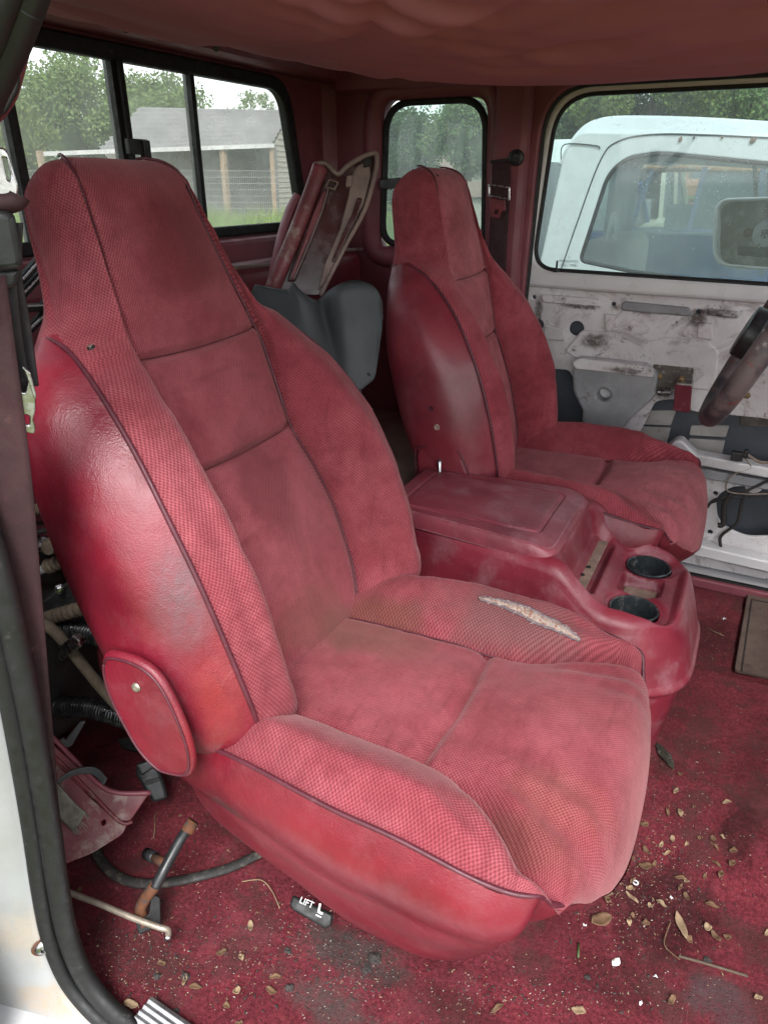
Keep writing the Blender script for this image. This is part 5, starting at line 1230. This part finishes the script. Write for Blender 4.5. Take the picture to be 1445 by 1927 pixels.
# ---- the neighbouring white truck
nt_ = thing('neighbor_truck', 'white older truck cab parked alongside, seen through the driver door window', 'pickup truck', (.2, 3.1, -.68))
YT = 2.30
M_nw = paint('chalky_white_paint', (.52, .54, .54), .35, vary=.06, scale=3, coat=.3); M_int = paint('dusty_gray_interior', (.30, .32, .33), .8, vary=.25, scale=4); M_blue = paint('faded_blue_panel', (.03, .12, .36), .6, vary=.4, scale=7, dirt=.6, dirtcol=(.20, .28, .36))
M_mint = paint('pale_interior_metal', (.62, .68, .66), .5, vary=.1)
def npx(px, y=YT): return xz(px, y)
body_o = npx([(1003, 560), (1060, 300), (1085, 245), (1500, 258), (1700, 270), (1700, 900), (985, 900)])
wh = rounded(npx([(1093, 490), (1145, 330), (1178, 298), (1240, 288), (1420, 306), (1560, 320), (1600, 560), (1200, 512)]), [.03, .06, .10, .05, .02, .02, .02, .03], 8)
xzplate('cab_side', rounded(body_o, [.0, .03, .06, 0, 0, 0, 0], 6), [wh], YT, .05, M_nw, nt_, bevel=.012)
ring_mould('window_rubber', wh, YT-.02, .009, M_black, nt_)
dl = crom([at(a, b, y=YT-.027) for a, b in [(1056, 505), (1085, 420), (1130, 300), (1165, 265), (1230, 253), (1330, 254), (1500, 262)]], 8); V, Fc = tube_geo(dl, .003, 6); mesh('door_gap', V, Fc, M_dark, nt_)
# roof: a lofted shell with rounded edges
prof_ = [(1003, 560), (1062, 268), (1078, 235), (1100, 219), (1150, 213), (1300, 216), (1500, 228), (1700, 240)]
zr = [(p[0], p[2]) for p in (at(a, b, y=YT) for a, b in prof_[1:])]
rows = []
for (x, z) in crom([np.array(q) for q in zr], 6):
    row = []
    for a in np.linspace(-1, 1, 40):
        e = abs(a)**5; row.append((x, YT+.80+a*(.80+.0), z-.095*e-.0))
    rows.append(row)
V, Fc = grid(rows); mesh('cab_roof', V, Fc, M_nw, nt_, solid=-.02)
dl = crom([at(a, b, y=YT-.03) for a, b in [(1055, 300), (1062, 272), (1120, 274), (1128, 280)]], 6); V, Fc = tube_geo(dl, .0025, 6); mesh('drip_seam', V, Fc, M_dark, nt_)
for k, (a, b, s_) in enumerate([(1280, 262, .013), (1305, 259, .006), (1358, 259, .007), (1415, 264, .014)]):
    c = at(a, b, y=YT-.03); V = [c+np.array((math.cos(q)*s_*random.uniform(.5, 1), 0, math.sin(q)*s_*random.uniform(.5, 1))) for q in np.linspace(0, 6.28, 10)[:-1]]; mesh('rust_chip', V, [tuple(range(9))], M_rust, nt_, solid=.002)
f = MB(); a_, b_ = at(1300, 289, y=YT+.02), at(1418, 305, y=YT-.01); f.bar(a_, b_, .02, .012); f.build('loose_weatherstrip', M_black, nt_)
f = MB(); f.bar(at(1418, 300, y=YT+.04), at(1432, 520, y=YT+.04), .016, .016, (0, 1, 0)); f.build('vent_post', M_black, nt_)
YO = YT+1.60
far_o = [(-1.0, .05), (2.2, .05), (2.2, 1.32), (-1.0, 1.32)]
fh = rounded(xz([(1178, 425), (1193, 330), (1215, 305), (1470, 320), (1500, 450), (1200, 440)], YO), .06, 6)
xzplate('far_side', [(-1.1, .80), (2.2, .80), (2.2, 1.34), (-1.1, 1.34)], [fh], YO, .04, M_mint, nt_, bevel=.01)
xzplate('blue_door_panel', [(-1.1, -.3), (2.2, -.3), (2.2, .80), (-1.1, .80)], [], YO-.06, .06, M_blue, nt_, bevel=.01)
f = MB(); f.box((-.95, YT+.8, .55), (.04, 1.5, 1.3)); f.build('cab_back', M_int, nt_)
f = MB(); f.box((.5, YT+.8, -.10), (3.2, 1.55, .05)); f.build('cab_floor', M_int, nt_)
f = MB(); a_ = at(1192, 400, y=YO-.25); f.box((a_[0]-.08, a_[1], .85), (.16, .05, .95)); f.build('cab_pillar', M_int, nt_)
M_tan = paint('tan_seat_vinyl', (.40, .38, .33), .7, vary=.15, scale=4)
sx_ = at(1140, 500, y=YT+.35); o = rbox('cab_seat', (sx_[0]-.02, YT+.65, .50), (.22, 1.0, .68), .07, M_tan, nt_, 4); 
f = MB(); f.tube(crom([at(a, b, y=YT+.3) for a, b in [(1143, 452), (1148, 425), (1156, 402), (1160, 430), (1156, 450)]], 5), .012, 8); f.build('grab_handle', M_mint, nt_, True)
f = MB(); f.box((.55, YT, -.25), (3.4, .04, .9)); f.build('rocker', M_nw, nt_)
for x_ in (-2.6, 2.6):
    f = MB(); f.tube([(x_, YT+.02, -.30), (x_, YT+.25, -.30)], .38, 24); w_ = f.build('wheel', M_black, nt_, True)
f = MB(); f.box((-2.3, YT+.8, -.02), (2.6, 1.6, .70)); f.build('truck_bed', M_nw, nt_, bevel=.04)
xzplate('cab_glass', loopscale(wh, -.003, -.003), [], YT+.01, .003, glass_mat('neighbor_glass', (.84, .90, .90), .24, off=15), nt_)
# ---- scrapped vehicles stacked beyond it
def wreck(label, c, yaw, L, Hh, paintm, roofm, cabfrac=(.30, .78), seed=0, crushed=1.0, cat='car'):
    root = thing('scrapped_car', label, 'scrapped car', c, 'scrapped vehicles in the yard'); rg = random.Random(seed); c = np.array(c); R3 = Matrix.Rotation(yaw, 3, 'Z')
    def w(x, y, z): return c+np.array(R3 @ Vector((x, y, z+crushed*.03*nz(x, y, seed, 1.7))))
    W2 = .85; belt = Hh*.58
    lo = [(-L/2, .30), (-L/2, belt*.9), (-L*.30, belt), (L*.22, belt), (L*.46, belt*.86), (L/2, belt*.7), (L/2, .30)]
    rows = [[w(x, s*W2*(1-.10*(z > belt*.95)), z) for x, z in lo] for s in (-1, 1)]
    V, Fc = grid([r+[r[0]] for r in rows]); n = len(lo)+1; Fc += [tuple(range(n-1)), tuple(range(n, 2*n-1))]; mesh('car_body', V, Fc, paintm, root, smooth=False, bevel=.05)
    x0, x1 = -L/2+L*(cabfrac[0]-.06), -L/2+L*cabfrac[1]; gx = .35
    top_ = [(x0+gx*.5, Hh), (x1-gx*1.3, Hh)]
    f = MB(); f.add([w(top_[0][0], -W2*.74, Hh), w(top_[1][0], -W2*.74, Hh), w(top_[1][0], W2*.74, Hh), w(top_[0][0], W2*.74, Hh), w(top_[0][0], 0, Hh+.05), w(top_[1][0], 0, Hh+.05)], [(0, 1, 5, 4), (3, 4, 5, 2), (0, 4, 3), (1, 2, 5)]); o = f.build('car_roof', roofm, root, True); m_ = o.modifiers.new('s', 'SOLIDIFY'); m_.thickness = .05
    for s in (-1, 1):
        for xb, xt in ((x0, top_[0][0]), ((x0+x1)/2, (x0+x1)/2), (x1, top_[1][0])):
            f = MB(); f.bar(w(xb, s*W2*.88, belt-.02), w(xt, s*W2*.74, Hh), .07, .05, (0, 1, 0)); f.build('window_pillar', paintm, root)
    f = MB(); f.add([w(x0, -W2*.86, belt), w(x1, -W2*.86, belt), w(top_[1][0], -W2*.72, Hh-.03), w(top_[0][0], -W2*.72, Hh-.03)], [(0, 1, 2, 3)]); f.build('side_glass', M_darkg, root)
    f = MB(); f.add([w(x1, -W2*.8, belt), w(x1, W2*.8, belt), w(top_[1][0], W2*.7, Hh-.02), w(top_[1][0], -W2*.7, Hh-.02)], [(0, 1, 2, 3)]); f.build('windshield', M_darkg, root)
    f = MB(); ic = (w(x0+.1, -W2*.6, belt-.05)+w(x1-.2, W2*.6, belt-.05))/2; f.box((ic[0], ic[1], c[2]+belt+.12), ((x1-x0)*.6, W2*1.1, .42), R3); f.build('cabin_seats', M_int, root, bevel=.04)
    for x in (-L*.31, L*.31):
        for s in (-1, 1): f = MB(); f.tube([w(x, s*W2*.80, .32), w(x, s*W2*1.02, .32)], .31, 18); f.build('wheel', M_black, root, True)
M_darkg = paint('dark_dusty_glass', (.05, .065, .07), .3, vary=.3, scale=3)
M_rroof = paint('rusted_orange_roof', (.42, .20, .08), .8, vary=.3, scale=2.5, dirt=.5, dirtcol=(.55, .50, .42)); M_red = paint('faded_red_paint', (.36, .07, .05), .6, vary=.4, scale=2, dirt=.5, dirtcol=(.10, .08, .08)); M_or = paint('faded_orange_paint', (.50, .22, .12), .6, vary=.3, scale=2, dirt=.55, dirtcol=(.12, .08, .07))
M_navy = paint('dark_blue_paint', (.05, .07, .13), .4, vary=.3, scale=2); M_cream = paint('cream_paint', (.55, .52, .40), .5, vary=.1, scale=2, dirt=.6, dirtcol=(.45, .22, .08))
M_mintp = paint('mint_paint', (.38, .50, .47), .5, vary=.1)
def gp_(px, D): p = horiz(px, D); return (p[0], p[1], -.68)
wreck('cream scrap vehicle with a rusty roof, at the left of the far window', gp_(1200, 15), R(80), 3.0, 2.0, M_cream, M_rroof, seed=1)
wreck('dark blue scrap vehicle with a large rusty orange roof behind the neighboring truck', gp_(1370, 12.5), R(40), 4.0, 1.95, M_navy, M_rroof, seed=2)
wreck('red scrap car at the bottom of the stack in the yard', gp_(1290, 19), R(5), 4.6, 1.35, M_red, M_red, seed=3)
a_ = gp_(1285, 19.3); wreck('crushed orange scrap car lying on the red one', (a_[0], a_[1], .52), R(8), 4.5, 1.0, M_or, M_or, seed=4, crushed=2)
wreck('pale mint scrap car at the right of the rusty roofed vehicle', gp_(1500, 13), R(85), 4.4, 1.9, M_mintp, M_mintp, seed=5)
wreck('blue scrap car beyond the left edge of the neighboring truck', gp_(1100, 13), R(80), 4.4, 1.75, M_blue, M_blue, seed=6)

# ================================================================== SMALL THINGS ON THE CARPET AND THE SEATS
hf = Hit([floor])
M_leaf = paint('dry_leaf', (.17, .095, .050), .85, vary=.45, scale=60); M_leaf2 = paint('pale_seed_husk', (.30, .21, .125), .8, vary=.3, scale=60); M_chip = paint('white_chip', (.80, .82, .83), .5, vary=.05)
M_dirt = paint('dirt_clump', (.055, .045, .042), 1, vary=.5, scale=80, grain=.8); M_twig = paint('twig', (.12, .085, .06), .9, vary=.4, scale=50); M_olive = paint('dark_wet_scrap', (.05, .048, .035), .35, vary=.6, scale=60, dirt=.55, dirtcol=(.20, .19, .17))
def flake(name, px, py, L, Wd, ang, mat, lab, cat, grp=None, curl=.25, lift=.004, seed=0):
    p, n = hf.px(px, py)
    if p is None: return
    rg = random.Random(seed); u = np.array((math.cos(ang), math.sin(ang), 0)); v = np.array((-u[1], u[0], 0)); rows = []
    L *= .95; Wd *= .85
    for i in range(9):
        s = i/8; w = Wd*(math.sin(math.pi*s)**.7)*(1+rg.uniform(-.15, .15)); row = []
        for j in range(5):
            t = j/4-.5; row.append(p+u*(s-.5)*L+v*t*w+np.array((0, 0, lift+curl*L*((s-.5)**2)+curl*1.6*abs(t)*w+.002*math.sin(s*7+seed))))
        rows.append(row)
    V, Fc = grid(rows); o = mesh(name, V, Fc, mat, solid=.0008); tag(o, lab, cat, grp)
def near_(px, py): return
LEAVES = [(1280, 1745, .050, .016, 2.0, 'long curled brown leaf left of the twig'), (1130, 1735, .040, .026, .8, 'crumpled brown leaf in front of the cushion corner'), (1213, 1633, .026, .016, .4, 'small tan leaf near the top of the litter patch'),
    (1172, 1630, .026, .010, 2.5, 'narrow brown leaf left of the small tan leaf'), (1280, 1655, .022, .010, .2, 'flat tan leaf right of the litter patch middle'), (1338, 1706, .024, .010, .1, 'tan leaf at the right side of the litter'),
    (1188, 1692, .028, .008, 2.6, 'slim brown leaf in the middle of the litter'), (1345, 1765, .022, .012, 2.4, 'grey-brown curled leaf right of the long curled leaf'), (1262, 1885, .020, .010, 1.2, 'small tan leaf at the bottom right'),
    (1088, 1905, .022, .014, .2, 'tan leaf fragment near the bottom edge of the photo'), (935, 1900, .026, .008, 1.0, 'pale leaf sliver at the bottom center'), (368, 1860, .022, .010, .4, 'orange-brown leaf beyond the sill plate'),
    (247, 1893, .026, .014, .3, 'dry tan leaf stuck at the corner of the door seal'), (148, 1680, .016, .012, 1.8, 'bright orange leaf bit above the metal rod'), (1290, 1690, .016, .010, 2.2, 'tiny brown leaf in the right half of the litter'),
    (1180, 1515, .022, .010, 1.5, 'brown husk beside the front edge of the seat'), (1255, 1530, .024, .006, 1.9, 'pale husk standing up in the upper litter'), (1215, 1740, .014, .012, .6, 'small brown leaf bit left of the twig'), (1425, 1880, .014, .010, .6, 'tiny leaf bit at the right edge')]
for k, (a, b, L_, w_, an, lb) in enumerate(LEAVES): flake('dry_leaf', a, b, L_, w_, an, M_leaf if k % 3 else M_leaf2, lb, 'leaf', 'dry leaves on the carpet', seed=k)
rg9 = random.Random(99)
for k in range(60):
    g_ = rg9.choice([(1200, 1660, 70, 75, 'in the dense litter in front of the cushion corner'), (1190, 1640, 45, 50, 'in the dense litter in front of the cushion corner'), (1330, 1700, 55, 60, 'in the loose litter near the long curled leaf'), (1150, 1500, 25, 50, 'close along the front edge of the near seat'), (1300, 1560, 60, 60, 'on the bare carpet above the litter patch'), (430, 1830, 90, 50, 'on the carpet between the sill plate and the near seat')])
    flake('leaf_bit', rg9.gauss(g_[0], g_[2]), rg9.gauss(g_[1], g_[3]), rg9.uniform(.008, .020), rg9.uniform(.005, .013), rg9.uniform(0, 3.1), M_leaf if rg9.random() < .6 else M_leaf2, 'small dry leaf bit '+g_[4], 'leaf bit', 'leaf bits '+g_[4], .5, .003, 200+k)
CH = [(1158, 1812, .019, .014, 'large white chip below the litter patch'), (1153, 1573, .010, .009, 'white chip close to the seat front'), (1140, 1612, .009, .005, 'thin white chip left of the litter'), (1262, 1690, .006, .006, 'tiny white chip above the long curled leaf'),
    (1232, 1838, .009, .004, 'white sliver right of the large white chip'), (1205, 1888, .009, .005, 'small white chip near the bottom'), (1100, 1742, .006, .005, 'tiny white chip left of the crumpled leaf')]
for k, (a, b, L_, w_, lb) in enumerate(CH): flake('white_chip', a, b, L_, w_, k*1.3+1.2, M_chip, lb, 'chip', 'white chips on the carpet', .02, .002, k)
flake('dark_scrap', 1250, 1425, .075, .026, -1.0, M_olive, 'dark wet-looking scrap on the carpet right of the seat front', 'scrap', None, .1, .004, 3)
flake('pale_shard', 1362, 1166, .014, .006, .9, M_chip, 'tiny silvery shard on the carpet left of the floor mat', 'shard', None, .02, .004, 5)
def clump(px, py, r, lab):
    p, n = hf.px(px, py)
    if p is None: return
    bm = bmesh.new(); bmesh.ops.create_icosphere(bm, subdivisions=3, radius=1); V = []
    for v in bm.verts: V.append(p+np.array(v.co)*np.array((r, r*.8, r*.55))*(1+.45*nz(v.co.x+px, v.co.y, v.co.z, 1.6)+.25*nz(v.co.x, v.co.y+py, v.co.z, 4))+np.array((0, 0, r*.2)))
    Fc = [tuple(q.index for q in f_.verts) for f_ in bm.faces]; bm.free(); tag(mesh('dirt_clump', V, Fc, M_dirt, smooth=False), lab, 'dirt clump', 'dirt clumps on the carpet')
for a, b, r, lb in [(705, 1805, .011, 'dark dirt clump at the foot of the gray stain'), (690, 1826, .007, 'smaller dirt clump under the larger one by the gray stain'), (350, 1838, .007, 'dirt clump on the carpet above the sill plate'), (542, 1790, .006, 'dirt clump left of the gray stain'),
    (545, 1860, .007, 'dirt clump below the middle of the carpet front'), (296, 1838, .006, 'dirt clump just above the corner of the sill plate'), (330, 1906, .006, 'dirt crumb heap on the sill plate'), (1105, 1840, .005, 'grey crumb left of the large white chip'), (1330, 1808, .006, 'grey clump lying on the twig')]: clump(a, b, r, lb)
def onf(px, py, h=.003):
    p, n = hf.px(px, py); return p+np.array((0, 0, h)) if p is not None else at(px, py, z=h)
tag(tube('twig', [onf(1275, 1802, .004), onf(1330, 1818, .005), onf(1405, 1840, .004)], .0022, M_twig, None, 7, 5), 'thin dark twig lying across the lower right carpet', 'twig')
tag(tube('curled_stalk', [onf(1260, 1740, .008), onf(1248, 1775, .006), onf(1255, 1790, .004), onf(1278, 1808, .003)], .0010, M_leaf, None, 6, 5), 'thin tan stem hooked beside the long curled leaf', 'stem')
tag(tube('grass_stem', [onf(456, 1662, .004), onf(492, 1665, .012), onf(512, 1682, .008), onf(527, 1712, .003)], .0009, M_leaf2, None, 6, 5), 'pale dry grass stem bent on the carpet left of the lift switch', 'stem')
tag(tube('green_stem', [onf(1088, 1778, .004), onf(1087, 1805, .004)], .0018, paint('green_stem', (.06, .10, .03), .6), None, 6), 'short green stem in front of the seat', 'stem')
tag(tube('rootlet', [onf(290, 1580, .004), onf(294, 1560, .012), onf(292, 1545, .008), onf(298, 1530, .004)], .0008, M_leaf2, None, 6, 5), 'thin dry rootlet standing on the carpet above the lever', 'stem')
f = MB(); p = onf(1195, 1663, .003); V, Fc = tube_geo([p+np.array((math.cos(a)*.004, math.sin(a)*.004, 0)) for a in np.linspace(0, 6.28, 14)], .0013, 6); tag(mesh('small_washer', V, Fc, M_chip), 'tiny white ring in the litter', 'ring')
# crumbs and lint nobody could count
V = []; Fc = []; rg = np.random.default_rng(11)
def crumbs(cx, cy, sx, sy, n, smin, smax):
    for k in range(n):
        p, nn_ = hf.px(rg.normal(cx, sx), rg.normal(cy, sy))
        if p is None or p[2] > .12: continue
        s = rg.uniform(smin, smax)*rg.uniform(.4, 1); e = rg.uniform(1, 3.2); a = rg.uniform(0, 6.28); u = np.array((math.cos(a), math.sin(a), rg.uniform(-.3, .3))); v = np.array((-math.sin(a), math.cos(a), 0)); q = p+np.array((0, 0, .0015)); m_ = len(V)
        V.extend([q-u*s*e*.5, q+v*s*.45, q+u*s*e*.5, q-v*s*.45, q+np.array((0, 0, s*.5))]); CL.append(m_)
        Fc.extend([(m_, m_+1, m_+4), (m_+1, m_+2, m_+4), (m_+2, m_+3, m_+4), (m_+3, m_, m_+4)])
CL = []
mats = [(M_leaf2, 'tan chaff crumbs scattered over the carpet'), (paint('pale_crumb', (.60, .52, .44), .9), 'pale lint specks scattered over the carpet'), (M_dirt, 'dark dirt crumbs scattered over the carpet')]
for k, (mt, lb) in enumerate(mats):
    V, Fc = [], []
    sets = [(1200, 1650, 80, 90, (420, 260, 420)[k]), (1300, 1500, 100, 160, (150, 160, 110)[k]), (480, 1790, 150, 70, (200, 340, 380)[k]), (250, 1800, 60, 50, (90, 120, 160)[k]), (330, 1560, 90, 70, (90, 140, 60)[k]), (950, 1870, 200, 30, (120, 220, 200)[k]), (1330, 1205, 40, 40, (140, 90, 60)[k]), (1170, 1460, 25, 60, (120, 60, 160)[k]), (660, 1810, 50, 40, (20, 60, 420)[k])]
    for s_ in sets: crumbs(*s_, (.0012, .0008, .0012)[k], (.0030, .0017, .0042)[k])
    tag(mesh('carpet_litter', V, Fc, mt, smooth=False), lb, 'litter', kind='stuff')
# carpet edge lip and floor mat on the far footwell
fm = thing('floor_mat', 'worn brown floor mat in the far footwell at the right edge', 'floor mat', tuple(at(1430, 1190, z=.0)))
Pm = Pl(at(1430, 1190, z=.010), np.array((1, 0, 0)), np.array((0, 1, 0)), np.array((0, 0, 1)))
M_mat = paint('worn_brown_mat', (.14, .095, .075), .85, vary=.35, scale=14, dirt=.55, dirtcol=(.05, .03, .025), grain=.3)
Pm.plate('mat_pad', [(1405, 1118), (1560, 1150), (1560, 1300), (1380, 1262)], 0, .012, M_mat, fm, .01, bv=.003)
tube('mat_border', Pm.p3([(1395, 1262), (1414, 1128), (1560, 1158)], .007), .0022, M_dirt, fm, 6)
tag(tube('chaff_straw', [onf(1330, 1185, .004), onf(1360, 1200, .006)], .0012, M_leaf2, None, 6), 'thin straw on the carpet beside the floor mat', 'straw')
seat_n, seat_f = seat_n[0], seat_f[0]
# torn seam on the inboard bolster of the near seat
nbol = Hit([c for c in bpy.data.objects if c.name.startswith('side_bolster') and c.parent and c.parent.parent == seat_n]+[c for c in bpy.data.objects if c.parent and c.parent.parent == seat_n and c.name.startswith(('rear_panel', 'front_panel', 'seat_cushion'))])
up_ = [(905, 1117), (930, 1120), (960, 1126), (990, 1134), (1020, 1148), (1050, 1163), (1075, 1180), (1092, 1194)]; lo_ = [(905, 1118), (930, 1127), (958, 1138), (985, 1150), (1012, 1165), (1040, 1176), (1068, 1186), (1092, 1196)]
rows = []
cu_ = crom([np.array(p) for p in up_], 6); cl_ = crom([np.array(p) for p in lo_], 6)
for i, (a, b) in enumerate(zip(cu_, cl_)):
    row = []
    for t in np.linspace(0, 1, 10):
        q = a*(1-t)+b*t+np.array((0, 1.2*nz(i*.4, t*2, 0, 1.3))); p, n = nbol.px(q[0]-4, q[1]+9)
        if p is None: row = None; break
        row.append(p+n*(.0012+.003*math.sin(t*math.pi)+.0012*nz(i*.5, t*8, 1, 1)))
    if row and (not rows or np.linalg.norm(row[0]-rows[-1][0]) < .02): rows.append(row)
cush_n = seat_n
if len(rows) > 3:
    V, Fc = grid(rows); mesh('torn_foam', V, Fc, M_foam, seat_n, solid=.0012)
    for rr_i, nm in ((0, 'torn_edge'), (-1, 'torn_edge')):
        tube(nm, [r[rr_i]+np.array((random.uniform(-.0015, .0015), random.uniform(-.0015, .0015), .001)) for r in rows], .0028, paint('frayed_gray_edge', (.20, .15, .16), .9, vary=.4, scale=200, grain=.8), seat_n, 6)
if len(rows) > 3:
    f = MB()
    for k in range(80):
        i_ = random.randrange(2, len(rows)-2); r0 = rows[i_][random.choice((0, -1, random.randrange(10)))]; e = r0+np.array((random.uniform(-.008, .008), random.uniform(-.005, .005), random.uniform(-.002, .003))); f.tube([r0+np.array((0, 0, -.001)), (r0+e)/2+np.array((0, 0, .003)), e], .0004, 3)
    f.build('frayed_threads', paint('pale_thread', (.52, .45, .41), .9), seat_n)
ns_ = Hit([c for c in bpy.data.objects if c.parent and c.parent.parent == seat_n or (c.parent == seat_n and c.type == 'MESH')])
p, n = ns_.px(172, 654)
if p is not None:
    f = MB(); f.lathe([(.0055, .0), (.0045, .0012), (.002, .0002), (0, 0)], p, n, 7); f.build('burn_hole', M_black, seat_n)
    f = MB()
    for k in range(7): f.tube([p+n*.001, p+n*random.uniform(.001, .004)+np.array([random.uniform(-.004, .004) for _ in range(3)])], .0003, 4)
    f.build('loose_fibers', M_foam, seat_n)
fs_ = Hit([c for c in bpy.data.objects if c.parent and (c.parent == seat_f or c.parent.parent == seat_f) and c.type == 'MESH'])
for a, b, mt in ((822, 804, M_foam), (811, 769, M_pipe)):
    p, n = fs_.px(a, b)
    if p is not None:
        f = MB(); f.lathe([(.0072, .0), (.0065, .0016), (.0045, .0010), (0, .0005)], p, n, 12); f.build('button_hole', mt, seat_f, True)
for a, b in ((955, 0), ):
    pass
p, n = fs_.px(823, 330)
if p is not None: f = MB(); f.lathe([(.004, 0), (.003, .001), (0, .0003)], p, n, 8); f.build('burn_hole', M_black, seat_f)
